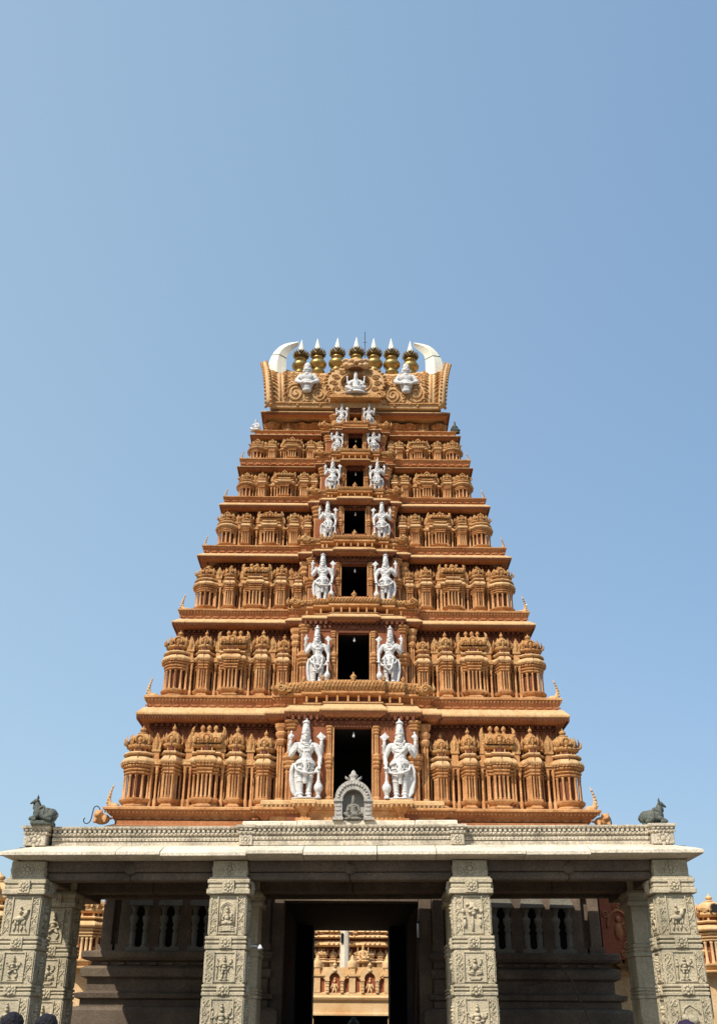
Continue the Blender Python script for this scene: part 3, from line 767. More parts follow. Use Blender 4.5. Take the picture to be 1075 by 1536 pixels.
    for p in ((X(-.145), -.05, .595), (X(.162), -.045, .48)):
        mb.ell(p, .030, 8, 6)
    mb.lathe((X(.152), -.065, 0), [(.018, .03), (.024, .05), (.030, .08), (.047, .115), (.052, .15), (.043, .185), (.026, .205), (.032, .215), (.018, .23), (.015, .33), (.022, .345), (.016, .36), (.02, .40)], 12)
    mb.lathe((X(.152), -.065, 0), [(.03, .0), (.034, .015), (.026, .035)], 10)
    def warp(p):
        x, y, z = p
        if z < .49: z2 = z * .44 / .49
        elif z < .745: z2 = .44 + (z - .49) * .25 / .255
        else: z2 = .69 + (z - .745) * .31 / .265
        g = 1.22 if z < .78 else 1.22 - .10 * min(1, (z - .78) / .08)
        if v:
            lean = .018 * math.sin(PI * min(1, z / .75)) * f
            return (x * g * .84 + lean, y * 1.16, z2)
        return (x * g * .88, y * 1.12, z2)
    mb.v = [warp(p) for p in mb.v]
    return remesh(mb, 'guardian_statue', WHT, .0062, 1, .3)

def bust():
    """stout moustached torso with hands on hips, ending in a moulded stump (unit height)"""
    mb = MB()
    mb.lathe((0, 0, 0), [(.12, 0), (.17, .03), (.19, .06), (.17, .09), (.20, .12), (.23, .20)], 14, 1, .75)
    mb.ell((0, 0, .30), (.25, .19, .17), 14, 10); mb.ell((0, -.02, .46), (.27, .18, .16), 14, 10)
    mb.tube([(.24 * math.cos(a), -.03 + .18 * math.sin(a), .24) for a in [2 * PI * j / 18 for j in range(18)]], .028, 6, True)
    for q in (-1, 1):
        mb.ell((q * .12, -.13, .48), (.12, .07, .09), 10, 7)
        mb.cap((q * .27, 0, .53), (q * .43, -.03, .36), .095, .075)
        mb.cap((q * .43, -.03, .36), (q * .22, -.19, .25), .072, .052)
        mb.ell((q * .19, -.20, .25), (.06, .04, .05), 8, 6); fingers(mb, (q * .17, -.21, .25), (-q, -.1, -.2), (0, 0, 1), (0, 0, 0), .016)
        mb.lathe((q * .34, -.015, .45), [(.08, -.025), (.105, 0), (.08, .025)], 9)
    mb.cap((0, 0, .56), (0, -.02, .66), .10, .09)
    mb.tube([(.15 * math.cos(a), -.05 + .14 * math.sin(a), .575 - .03 * -math.sin(a)) for a in [2 * PI * j / 18 for j in range(18)]], .028, 6, True)
    mb.ell((0, -.03, .78), (.135, .13, .15), 14, 10)
    mb.ell((0, -.08, .72), (.10, .09, .09), 10, 8)
    mb.ell((0, -.165, .765), (.030, .035, .030), 7, 5)
    for q in (-1, 1):
        mb.ell((q * .05, -.145, .81), (.034, .024, .024), 7, 5)
        mb.tube([(q * .01, -.165, .725), (q * .06, -.165, .715), (q * .11, -.13, .735), (q * .14, -.10, .775)], [.022, .024, .016, .006], 6)
        mb.tube([(q * .015, -.15, .85), (q * .08, -.13, .855)], .012, 5)
        mb.ell((q * .14, -.02, .77), (.03, .045, .06), 7, 6); mb.ell((q * .155, -.03, .69), .042, 7, 6)
    mb.lathe((0, -.02, .78), [(.14, .05), (.155, .07), (.15, .10), (.12, .13), (.12, .15), (.08, .185), (.03, .205), (.01, .22)], 14)
    return remesh(mb, 'bust_figure', WHT, .014, 2, .4)

def seated(mat, voxel=.014, four=True):
    mb = MB()
    mb.lathe((0, 0, 0), [(.40, 0), (.43, .03), (.38, .06), (.33, .10), (.38, .14), (.40, .16)], 18, 1, .55)
    mb.ell((0, .0, .25), (.20, .15, .11), 12, 8)
    for q in (-1, 1):
        mb.cap((q * .10, -.02, .25), (q * .34, -.12, .23), .085, .07)
    mb.cap((.34, -.12, .23), (.02, -.19, .20), .066, .045); mb.ell((-.03, -.20, .20), (.06, .04, .035), 8, 5)
    mb.cap((-.34, -.12, .23), (-.16, -.20, .09), .066, .045); mb.ell((-.15, -.23, .05), (.045, .07, .035), 8, 5)
    mb.cap((0, 0, .32), (0, 0, .45), .13, .13); mb.ell((0, -.01, .52), (.16, .11, .10), 12, 8)
    mb.cap((-.15, 0, .57), (.15, 0, .57), .065, .065); mb.cap((0, 0, .58), (0, -.01, .66), .06, .055)
    for r, z in ((.09, .60), (.13, .545)):
        mb.tube([(r * math.cos(a), -.06 - .06 * math.sin(a) ** 2, z - r * .7 * math.sin(a) + .03) for a in [PI * j / 12 for j in range(13)]], .018, 6)
    deity_head(mb, (0, -.015, .715), 1.45)
    for q in (-1, 1):
        mb.cap((q * .19, -.01, .55), (q * .26, -.03, .37), .06, .05); mb.cap((q * .26, -.03, .37), (q * .18, -.20, .36 if q < 0 else .30), .046, .034)
        mb.ell((q * .17, -.22, .39 if q < 0 else .29), (.036, .025, .045), 8, 6); fingers(mb, (q * .17, -.22, .42 if q < 0 else .30), (0, -.2, 1 if q < 0 else -.3), (1, 0, 0), (0, 0, 0), .012)
        if four:
            mb.cap((q * .19, .02, .57), (q * .31, .03, .50), .055, .045); mb.cap((q * .31, .03, .50), (q * .32, -.01, .66), .042, .03)
            mb.ell((q * .32, -.02, .70), (.03, .02, .035), 8, 6); mb.ell((q * .325, -.02, .77), (.045, .02, .045), 10, 6)
    return remesh(mb, 'seated_figure', mat, voxel, 2, .4)

G_R = guardian(1); G_L = guardian(-1); G_R2 = guardian(1, 1); G_L2 = guardian(-1, 1)

YB = []
for i, t in enumerate(TIERS):
    st, yb, yF = storey(i, t); YB.append((st, yb, yF))
    sz, sh, sx = t['st']
    k = t['l'][3] / 6.65
    ys = (yF - .02 if i == 0 else yF - .10 * k)
    for sg in (-1, 1):
        side = 'left' if sg < 0 else 'right'
        o = put('guardian_statue', (G_R, G_R2)[i % 2] if sg < 0 else (G_L, G_L2)[(i + (i > 2)) % 2], None, (TW[0] + sg * sx, TW[1] + ys, sz), R(SR.uniform(-6, 6)), sh)
        tag(o, f'white four-armed guardian statue standing {side} of the {ORD[i]} tower doorway', 'statue', 'white guardian statues beside the tower doorways')
    if i < 6:
        dz1 = t['door'][1]
        mb = MB(); s = .66 * (.55 + .45 * k)
        mb.m = 0; mb.tube([(0, 0, 0), (0, 0, -.16 * s)], .012, 5)
        mb.m = 1; mb.lathe((0, 0, -.36 * s), [(.02 * s, 0), (.05 * s, .03 * s), (.055 * s, .09 * s), (.03 * s, .15 * s), (.03 * s, .2 * s)], 8)
        o = put('hanging_lamp', (mb, [WIRE, LAMPW]), None, (TW[0] + .02, TW[1] + yb + .12, dz1 - .004))
        tag(o, f'small white bulb hanging in the {ORD[i]} dark doorway of the tower', 'lamp', 'bulbs hanging in the tower doorways')

# seated ochre dwarfs on the topmost storey wall and pilaster clusters
st7, yb7, yF7 = YB[6]
SE_O = seated(DOME, .016, False)
for sg in (-1, 1):
    put('seated_dwarf', SE_O, st7, (sg * 2.42, -DD(3.32 - .66) - .20, 20.36), 0, .62)
for sg in (-1, 1):
    for x in (3.02, 1.95, 1.45):
        mb = MB(); y = -DD(3.32 - .66)
        pilaster(mb, sg * x, y - .03, 20.33, 21.0, .26)
        for q in (-1, 1): pilaster(mb, sg * x + q * .17, y + .0, 20.33, 21.0, .18)
        put('wall_pilaster', (mb, [OCH]), st7)

# ------------------------------------------------------------------ roof of the tower
RH = 2.2
def roof_y(z):
    """front surface of the barrel roof (local y)"""
    t = max(0., min(1., (z - 21.32) / RH))
    return -1.78 - .16 * math.sin(PI * min(1, t * 1.3)) + 1.05 * t ** 2.6
mb = MB(); zs = [21.32 + RH * j / 12 for j in range(13)]; xs = [-3.06 + 6.12 * j / 24 for j in range(25)]
def flare(x): return min(1., abs(x / 3.06))
vs = []; fs = []
for x in xs:
    f = flare(x)
    for z in zs:
        zz = 21.32 + (z - 21.32) * (1 + .15 * f ** 4); xx = x * (1 + .10 * ((z - 21.32) / RH) ** 1.6 * f ** 3)
        vs.append((xx, roof_y(z), zz))
    for z in reversed(zs):
        zz = 21.32 + (z - 21.32) * (1 + .15 * f ** 4); vs.append((x * (1 + .10 * ((z - 21.32) / RH) ** 1.6 * f ** 3), -roof_y(z), zz))
nn = 2 * len(zs)
for a in range(len(xs) - 1):
    for b in range(nn):
        p = a * nn + b; q = a * nn + (b + 1) % nn
        fs.append((p, p + nn, q + nn, q))
fs.append(tuple(range(nn))); fs.append(tuple(range((len(xs) - 1) * nn, len(xs) * nn))[::-1])
mb.add(vs, fs, False)
# carved scrollwork laid over the curved front
def onroof(p):
    z = 21.32 + (p.z - 21.32) * RH / 1.85; t = max(0, (z - 21.32) / RH)
    return Vector((p.x * (1 + .10 * t ** 1.6 * flare(p.x) ** 3), roof_y(z) + p.y - .012, 21.32 + (z - 21.32) * (1 + .15 * flare(p.x) ** 4)))
mb.m = 1; mb.fn = onroof
for sg in (-1, 1):
    F = -sg
    for (cx, cz, r, tn, dr, a0) in [(2.15, 21.78, .34, 2.2, F, .5), (1.32, 21.74, .30, 2.2, -F, 2.4), (2.2, 22.38, .20, 1.7, -F, 3.), (1.35, 22.34, .22, 1.7, F, 0.), (1.72, 22.62, .14, 1.4, F, 1.), (2.42, 22.72, .13, 1.4, F, 2), (1.18, 22.72, .13, 1.4, -F, 2), (1.72, 22.05, .12, 1.3, -F, 2)]:
        mb.spiral((sg * cx, 0, cz), r, tn, .045 * (r / .3) ** .5, dr, a0, 5, 12)
        for j in range(9):
            a = 2 * PI * j / 9
            mb.ell((sg * cx + r * 1.2 * math.cos(a), 0, cz + r * 1.2 * math.sin(a)), (.055, .04, .045), 6, 4)
    for j in range(11):   # leaf columns near the gable
        z = 21.5 + j * .145
        for x, q in ((2.80, 1), (2.56, -1)):
            leaf(mb, (sg * x, -.01, z), (sg * (x + .17 * q), -.03, z + .16), .15, .05)
    mb.tube([(sg * 2.68, 0, 21.5 + j * .1) for j in range(16)], .028, 5)
    mb.tube([(sg * 2.95, 0, 21.5 + j * .1) for j in range(16)], .035, 5)
    mb.tube([(sg * (.95 + j * .2), 0, 21.44) for j in range(12)], .035, 5)
    for j in range(6): mb.ell((sg * 1.72, 0, 21.5 + j * .09), (.07 - .006 * j, .05, .045), 6, 4)
rr = random.Random(4)
for sg in (-1, 1):
    for j in range(150):
        x = rr.uniform(.95, 2.5); z = rr.uniform(21.52, 22.95)
        if min((x - a) ** 2 + (z - b) ** 2 for a, b in ((2.15, 21.78), (1.32, 21.74))) < .09: continue
        a = rr.uniform(0, 2 * PI); q = rr.uniform(.05, .09)
        if j % 3 == 0: mb.spiral((sg * x, 0, z), q * 1.2, 1.3, q * .28, rr.choice((-1, 1)), a, 4, 8)
        else: mb.tube([(sg * x, .01, z), (sg * x + q * math.cos(a), -.03, z + q * math.sin(a)), (sg * x + 1.8 * q * math.cos(a + .5), .0, z + 1.8 * q * math.sin(a + .5))], [q * .25, q * .42, q * .08], 5)
mb.fn = None
# gable rims at both ends with a beaded outer edge
for sg in (-1, 1):
    pts = []
    for j in range(13):
        z = zs[j]; pts.append((sg * (3.07 + .36 * ((z - 21.32) / RH) ** 1.6), roof_y(z) - .07, 21.32 + (z - 21.32) * 1.18))
    mb.m = 0; mb.tube(pts, [.13 - .04 * (j / 12) for j in range(13)], 8)
    mb.m = 1
    for j in range(18):
        t = j / 17 * 12; a = int(min(11, t)); p = Vector(pts[a]).lerp(Vector(pts[a + 1]), t - a)
        mb.ell((p.x + sg * .13, p.y + .02, p.z), (.06, .08, .07), 6, 4)
        mb.ell((p.x - sg * .06, p.y - .12, p.z), (.045, .04, .055), 6, 4)
roof = put('barrel_roof', (mb, [LEDGE, DOME]), tower)
# central horseshoe arch with a monster face
mb = MB(); yk = -2.02
out = [(1.02 * math.cos(a) * (1 + .08 * math.sin(a)), 22.55 + 1.0 * math.sin(a)) for a in [R(-48 + 276 * j / 28) for j in range(29)]]
inn = [(.52 * math.cos(a), 22.50 + .56 * math.sin(a)) for a in [R(-60 + 300 * j / 28) for j in range(29)]]
n = len(out); vs = []; fs = []
for (a, b) in zip(out, inn):
    vs += [(a[0], yk, a[1]), (b[0], yk, b[1]), (a[0], yk + .5, a[1]), (b[0], yk + .5, b[1])]
for j in range(n - 1):
    p = 4 * j; q = p + 4
    fs += [(p, q, q + 1, p + 1), (p, p + 2, q + 2, q), (p + 1, q + 1, q + 3, p + 3)]
fs += [(0, 1, 3, 2), (4 * n - 4, 4 * n - 2, 4 * n - 1, 4 * n - 3)]
mb.m = 0; mb.add(vs, [f[::-1] for f in fs])
mb.m = 2; mb.ell((0, yk + .35, 22.5), (.6, .12, .62), 16, 9)
mb.m = 1
for j in range(26):
    a = R(-44 + 268 * j / 25)
    mb.ell((1.06 * math.cos(a) * (1 + .08 * math.sin(a)), yk + .02, 22.55 + 1.04 * math.sin(a)), (.075, .08, .075), 6, 4)
for j in range(10):
    a = R(-30 + 240 * j / 9)
    mb.spiral((.78 * math.cos(a), yk - .02, 22.53 + .78 * math.sin(a)), .15, 1.7, .034, 1 if a < PI / 2 else -1, a, 5, 9)
mb.tube([(p[0] * 1.06, yk - .01, 22.5 + (p[1] - 22.5) * 1.06) for p in inn], .035, 5)
for sg in (-1, 1):
    mb.spiral((sg * .86, yk - .03, 21.78), .20, 1.9, .05, -sg, PI / 2, 6, 10)
mb.box(-.82, .82, yk - .12, yk + .4, 21.62, 21.74); mb.box(-.9, .9, yk - .18, yk + .4, 21.50, 21.62)
# monster face
mb.m = 0
mb.ell((0, yk - .06, 23.50), (.34, .24, .26), 12, 8)
for sg in (-1, 1):
    mb.ell((sg * .16, yk - .24, 23.58), (.13, .12, .12), 10, 7)
    mb.ell((sg * .33, yk - .14, 23.40), (.15, .16, .16), 10, 7)
    mb.ell((sg * .16, yk - .22, 23.32), (.13, .14, .13), 10, 7)
    mb.tube([(sg * .18, yk - .1, 23.68), (sg * .36, yk - .12, 23.80), (sg * .48, yk - .1, 23.74), (sg * .46, yk - .1, 23.62)], [.07, .065, .05, .015], 6)
    mb.ell((sg * .40, yk - .05, 23.60), (.09, .06, .14), 8, 6)
mb.ell((0, yk - .32, 23.46), (.09, .1, .08), 8, 6)
mb.lathe((0, yk - .02, 23.66), [(.2, 0), (.22, .06), (.15, .1), (.17, .16), (.12, .26), (.05, .34), (.01, .4)], 10)
mb.m = 2; mb.ell((0, yk - .2, 23.22), (.24, .12, .07), 10, 6)
mb.m = 1
for j in range(5): mb.tube([(-.18 + .09 * j, yk - .28, 23.27), (-.18 + .09 * j, yk - .30, 23.16)], [.03, .008], 5)
mb.v = [(x, y, 21.50 + (z - 21.5) * .72) for x, y, z in mb.v]
put('horseshoe_arch', (mb, [LEDGE, DOME, REC]), roof)
# cream horns rising from the gables
for sg in (-1, 1):
    mb = MB()
    def smooth_line(K, n=13):
        out = []
        for j in range(n):
            t = j / (n - 1) * (len(K) - 1); i0 = int(min(len(K) - 2, t)); u = t - i0
            P = [Vector(K[max(0, min(len(K) - 1, i0 + q))]) for q in (-1, 0, 1, 2)]
            v = .5 * (2 * P[1] + (P[2] - P[0]) * u + (2 * P[0] - 5 * P[1] + 4 * P[2] - P[3]) * u * u + (3 * P[1] - P[0] - 3 * P[2] + P[3]) * u ** 3)
            out.append((v.x, v.y))
        return out
    oc = smooth_line([(3.26, 23.20), (3.25, 23.70), (3.07, 24.20), (2.72, 24.55), (2.18, 24.68)])
    ic = smooth_line([(2.58, 23.10), (2.60, 23.62), (2.57, 24.02), (2.42, 24.25), (2.19, 24.47)])
    vs = []; fs = []
    for j, (a, b) in enumerate(zip(oc, ic)):
        th = .20 * (1 - .5 * j / 12); mx = (a[0] + b[0]) / 2; mz = (a[1] + b[1]) / 2
        vs += [(sg * a[0], -1.15, a[1]), (sg * mx, -1.15 - th, mz), (sg * b[0], -1.15, b[1]), (sg * mx, -1.15 + th, mz)]
    for j in range(12):
        p = 4 * j
        for q in range(4):
            f = (p + q, p + (q + 1) % 4, p + 4 + (q + 1) % 4, p + 4 + q); fs.append(f if sg > 0 else f[::-1])
    fs += [(0, 3, 2, 1), (48, 49, 50, 51)]
    mb.add(vs, fs)
    mb.m = 1; q = 5; mb.tube([(sg * oc[q][0], -1.16, oc[q][1]), (sg * (oc[q][0] + ic[q][0]) / 2, -1.16 - .20 * (1 - .5 * q / 12), (oc[q][1] + ic[q][1]) / 2), (sg * ic[q][0], -1.16, ic[q][1])], .012, 4)
    put('roof_horn', (mb, [CREAM, STM]), roof)
mb = MB(); mb.tube([(.34, -.7, 23.4), (.34, -.7, 25.5)], .014, 5); mb.tube([(.26, -.7, 25.0), (.42, -.7, 25.0)], .01, 4)
put('lightning_rod', (mb, [WIRE]), roof)
# gilded pot finials
mb = MB(); mb.m = 0
mb.lathe((0, 0, 0), [(.22, -.25), (.22, .02), (.26, .06), (.20, .12), (.16, .18), (.24, .24), (.315, .34), (.33, .42), (.29, .50), (.17, .57), (.13, .61), (.20, .64), (.23, .68), (.19, .72), (.12, .75), (.12, .80)], 20)
mb.m = 1
mb.lathe((0, 0, 0), [(.12, .78), (.20, .80), (.23, .84), (.20, .88), (.22, .92), (.19, .97), (.12, 1.0)], 16)
for row, (rr, z) in enumerate(((.24, .82), (.25, .90), (.21, .97))):
    for j in range(16):
        a = 2 * PI * (j + .5 * row) / 16
        ca, sa = math.cos(a), math.sin(a)
        mb.tube([(rr * .75 * ca, rr * .75 * sa, z - .01), (rr * 1.15 * ca, rr * 1.15 * sa, z + .01), (rr * 1.34 * ca, rr * 1.34 * sa, z + .06)], [.03, .028, .008], 4)
mb.m = 2
mb.lathe((0, 0, 0), [(.10, .99), (.135, 1.02), (.13, 1.10), (.105, 1.22), (.065, 1.38), (.03, 1.52), (.004, 1.63)], 14)
FIN = mb.mesh('golden_finial', [GOLD, GOLDD, CREAM])
FX = [-2.11, -1.43, -.72, .02, .70, 1.36, 2.06]
FN = ['leftmost', 'second from the left', 'third from the left', 'middle', 'third from the right', 'second from the right', 'rightmost']
for x, nm in zip(FX, FN):
    o = put('golden_finial', FIN, None, (TW[0] + x, TW[1] - .62, 23.50 + .16 * (1 - (x / 2.2) ** 2)), SR.uniform(0, 1))
    o.rotation_euler[0] = R(SR.uniform(-1.5, 1.5)); o.rotation_euler[1] = R(SR.uniform(-1.8, 1.8))
    tag(o, f'golden finial with cream spire on the tower roof, {nm} of seven' if nm != 'middle' else 'golden pot finial with a cream spire above the monster face, middle of seven', 'finial', 'golden finials along the tower roof')
BUST = bust()
for sg, side in ((-1, 'left'), (1, 'right')):
    o = put('bust_figure', BUST, None, (TW[0] + sg * 1.78 + .03, TW[1] - 1.98, 21.84), 0, (.90, .90, 1.27))
    tag(o, f'white moustached bust with hands on hips on the carved roof, {side} of the arch', 'statue', 'white busts on the tower roof')
SEATED = seated(WHT)
o = put('seated_statue', SEATED, None, (TW[0], TW[1] - 2.12, 21.68), 0, (.95, .95, .95)); tag(o, 'white seated four-armed deity inside the horseshoe arch at the tower top', 'statue')
o = put('seated_statue', seated(WHT, .02, False), None, (TW[0] - 3.52, TW[1] - 1.75, 20.33), R(-20), .50); tag(o, 'small white seated figure on the left corner under the tower roof', 'statue')
o = put('seated_statue', seated(STN, .02, False), None, (TW[0] + 3.52, TW[1] - 1.75, 20.33), R(20), .46); tag(o, 'small dark seated figure on the right corner under the tower roof', 'statue')

# ------------------------------------------------------------------ stone base of the tower, with the passage
YS = -4.35    # local y of the base wall
mb = MB(); BW = 6.35; PH = 4.47
def passage(mb):
    mb.m = 0
    mb.box(-BW, -1.72, YS, 4.3, 0, 6.47); mb.box(1.72, BW, YS, 4.3, 0, 6.47)
    mb.box(-1.72, 1.72, YS, 4.3, PH, 6.47)
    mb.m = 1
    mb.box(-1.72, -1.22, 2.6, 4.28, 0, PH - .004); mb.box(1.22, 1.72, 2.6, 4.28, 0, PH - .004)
    # dark lining, the passage's shade put into its colour
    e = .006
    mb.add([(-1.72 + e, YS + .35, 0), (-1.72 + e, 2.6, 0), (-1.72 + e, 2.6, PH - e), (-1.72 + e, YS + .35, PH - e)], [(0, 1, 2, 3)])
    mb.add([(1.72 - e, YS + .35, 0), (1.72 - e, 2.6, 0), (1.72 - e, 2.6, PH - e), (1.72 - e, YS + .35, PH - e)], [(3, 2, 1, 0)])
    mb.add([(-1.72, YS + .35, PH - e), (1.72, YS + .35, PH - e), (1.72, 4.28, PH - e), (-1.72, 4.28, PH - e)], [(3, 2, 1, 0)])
passage(mb)
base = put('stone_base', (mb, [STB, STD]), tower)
# moulded plinth and pilastered wall of the base
for sg in (-1, 1):
    mb = MB()
    pl = [(-BW, 4.2), (-BW, YS), (-2.35, YS), (-2.35, YS + .3)] if sg < 0 else [(2.35, YS + .3), (2.35, YS), (BW, YS), (BW, 4.2)]
    mb.m = 0
    mb.sweep(pl, [(.62, 0), (.62, .5), (.50, .62), (.50, .9), (.58, .96), (.60, 1.15), (.52, 1.22), (.36, 1.24), (.36, 1.42), (.50, 1.5), (.56, 1.62), (.56, 1.92), (.46, 2.0), (.30, 2.02), (.30, 2.16), (.42, 2.2), (.44, 2.3), (.24, 2.34), (.20, 2.36), (.20, 2.62), (.34, 2.68), (.36, 2.86), (.26, 2.92), (.14, 2.94), (.14, 3.02), (.32, 3.06), (.38, 3.12), (.38, 3.24), (.30, 3.27), (.01, 3.275)], False, False)
    dots(mb, pl, .14, 2.98, .4, .16, .06, .08, False, 'box')
    # wall top cornice
    mb.sweep(pl, [(.0, 5.4), (.12, 5.5), (.16, 5.6), (.14, 5.72), (.05, 5.8), (.05, 5.95), (.2, 6.05), (.22, 6.3), (.0, 6.4)], False, False)
    put('plinth_moulding', (mb, [STB]), base)
    for j, x in enumerate([2.62, 3.42, 4.22, 5.02, 5.72, 6.2]):
        mb = MB(); w = .34 if j != 5 else .28; y = YS
        mb.bbox(sg * x - w / 2, sg * x + w / 2, y - .17, y + .02, 3.28, 5.4, .02)
        mb.box(sg * x - w * .66, sg * x + w * .66, y - .22, y + .02, 3.275, 3.42)
        mb.box(sg * x - w * .62, sg * x + w * .62, y - .21, y + .02, 4.72, 4.84); mb.box(sg * x - w * .75, sg * x + w * .75, y - .27, y + .02, 4.9, 5.08, .04, .0)
        put('wall_pilaster', (mb, [STB]), base)
    # niches with twin colonnettes
    for x in (3.02, 3.82, 4.62, 5.38):
        mb = MB(); mb.m = 1
        mb.box(sg * x - .23, sg * x + .23, YS - .012, YS + .01, 3.3, 4.5)  # flat dark panel, the niche's shade given as colour
        mb.m = 0
        for q in (-1, 1):
            mb.lathe((sg * x + q * .16, YS - .13, 3.28), [(.115, 0), (.115, .10), (.075, .14), (.08, .42), (.055, .46), (.10, .54), (.065, .60), (.11, .72), (.115, .80), (.06, .85), (.065, .95), (.13, 1.06)], 10)
        mb.box(sg * x - .31, sg * x + .31, YS - .27, YS, 4.34, 4.46, .02, .02)
        mb.prism([(sg * x - .28, 4.46), (sg * x + .28, 4.46), (sg * x + .24, 4.64), (sg * x, 4.86), (sg * x - .24, 4.64)], YS - .18, YS)
        mb.box(sg * x - .3, sg * x + .3, YS - .25, YS, 3.276, 3.36)
        put('wall_niche', (mb, [STM, STD]), base)
# door frame of the passage
mb = MB()
for sg in (-1, 1):
    mb.bbox(sg * 1.724, sg * 2.05, YS - .10, YS + .3, 0, PH + .36, .02)
    mb.bbox(sg * 2.06, sg * 2.34, YS - .26, YS + .3, 0, 5.4, .03)
    for z in (1.0, 2.2, 3.3): mb.box(sg * 2.04, sg * 2.36, YS - .29, YS, z, z + .14)
mb.bbox(-1.72, 1.72, YS - .10, YS + .3, PH + .003, PH + .36, .02)
put('door_frame', (mb, [STB]), base)

mb = MB(); mb.m = 0
mb.sweep([(-6.28, 4.2), (-6.28, YS - .09), (6.28, YS - .09), (6.28, 4.2)], [(.02, 5.3), (.02, 6.2), (.06, 6.24), (.06, 6.34), (0, 6.36), (0, 6.468)], True, False)
put('painted_course', (mb, [TER]), base)
# pieces standing at the foot of the tower
for sg, side in ((-1, 'left'), (1, 'right')):
    mb = MB()
    mb.ell((0, 0, .20), (.34, .30, .22), 12, 8); mb.ell((-.10 * -sg, -.2, .33), (.20, .18, .19), 10, 8); mb.ell((-.1 * -sg, -.36, .30), (.10, .08, .08), 8, 6)
    for q in (-1, 1):
        mb.cap((q * .18, -.22, .2), (q * .2, -.34, .04), .09, .07); mb.ell((-.1 * -sg + q * .12, -.2, .50), (.05, .04, .07), 6, 5); mb.ell((-.1 * -sg + q * .07, -.36, .38), .035, 6, 5)
    me = remesh(mb, 'lion_figure', OCH, .03, 1, .4)
    o = put('lion_figure', me, None, (TW[0] + sg * 6.72, TW[1] - 4.28, 6.40), 0, .66)
    tag(o, f'small crouching ochre lion figure at the {side} foot of the tower', 'statue', 'crouching lions at the foot of the tower')
    mb = MB()
    pts = [(-.1, .0, .42), (-.16, .0, .80), (-.32, 0, .98), (-.5, 0, .92), (-.56, 0, .6), (-.62, 0, .22), (-.76, 0, .04), (-.94, 0, .06), (-1.02, 0, .22), (-.95, 0, .34)] if sg < 0 else [(.08, 0, .3), (.24, 0, .62), (.42, 0, .60), (.5, 0, .36), (.5, 0, .02)]
    mb.tube([p * .72 for p in catmull(pts, 5)], .022, 6)
    put('curled_wire', (mb, [WIRE]), o)

# ------------------------------------------------------------------ pillared porch in front
MP = (0., 22.0)
porch = empty('stone_porch', (0, 22.0, 0), R(-1.6)); porch.rotation_euler[1] = R(-.3)
tag(porch, 'grey stone porch on carved square pillars in front of the tower', 'porch')

def scroll_strip(mb, x, z0, z1, w, y, ph=0):
    n = max(2, round((z1 - z0) / (w * 1.15))); L = (z1 - z0) / n
    pts = [(x + w * .30 * math.sin(PI * j / 6 + ph), y, z0 + L * j / 6) for j in range(6 * n + 1)]
    mb.tube(pts, w * .11, 4)
    for j in range(n):
        q = 1 if (j + int(ph)) % 2 else -1
        mb.spiral((x - q * w * .12, y, z0 + L * (j + .5)), w * .28, 1.3, w * .09, q, 0, 4, 7)
        mb.ell((x + q * w * .33, y, z0 + L * (j + .35)), (w * .14, .022, w * .18), 5, 3)
        mb.ell((x + q * w * .30, y, z0 + L * (j + .78)), (w * .13, .022, w * .15), 5, 3)

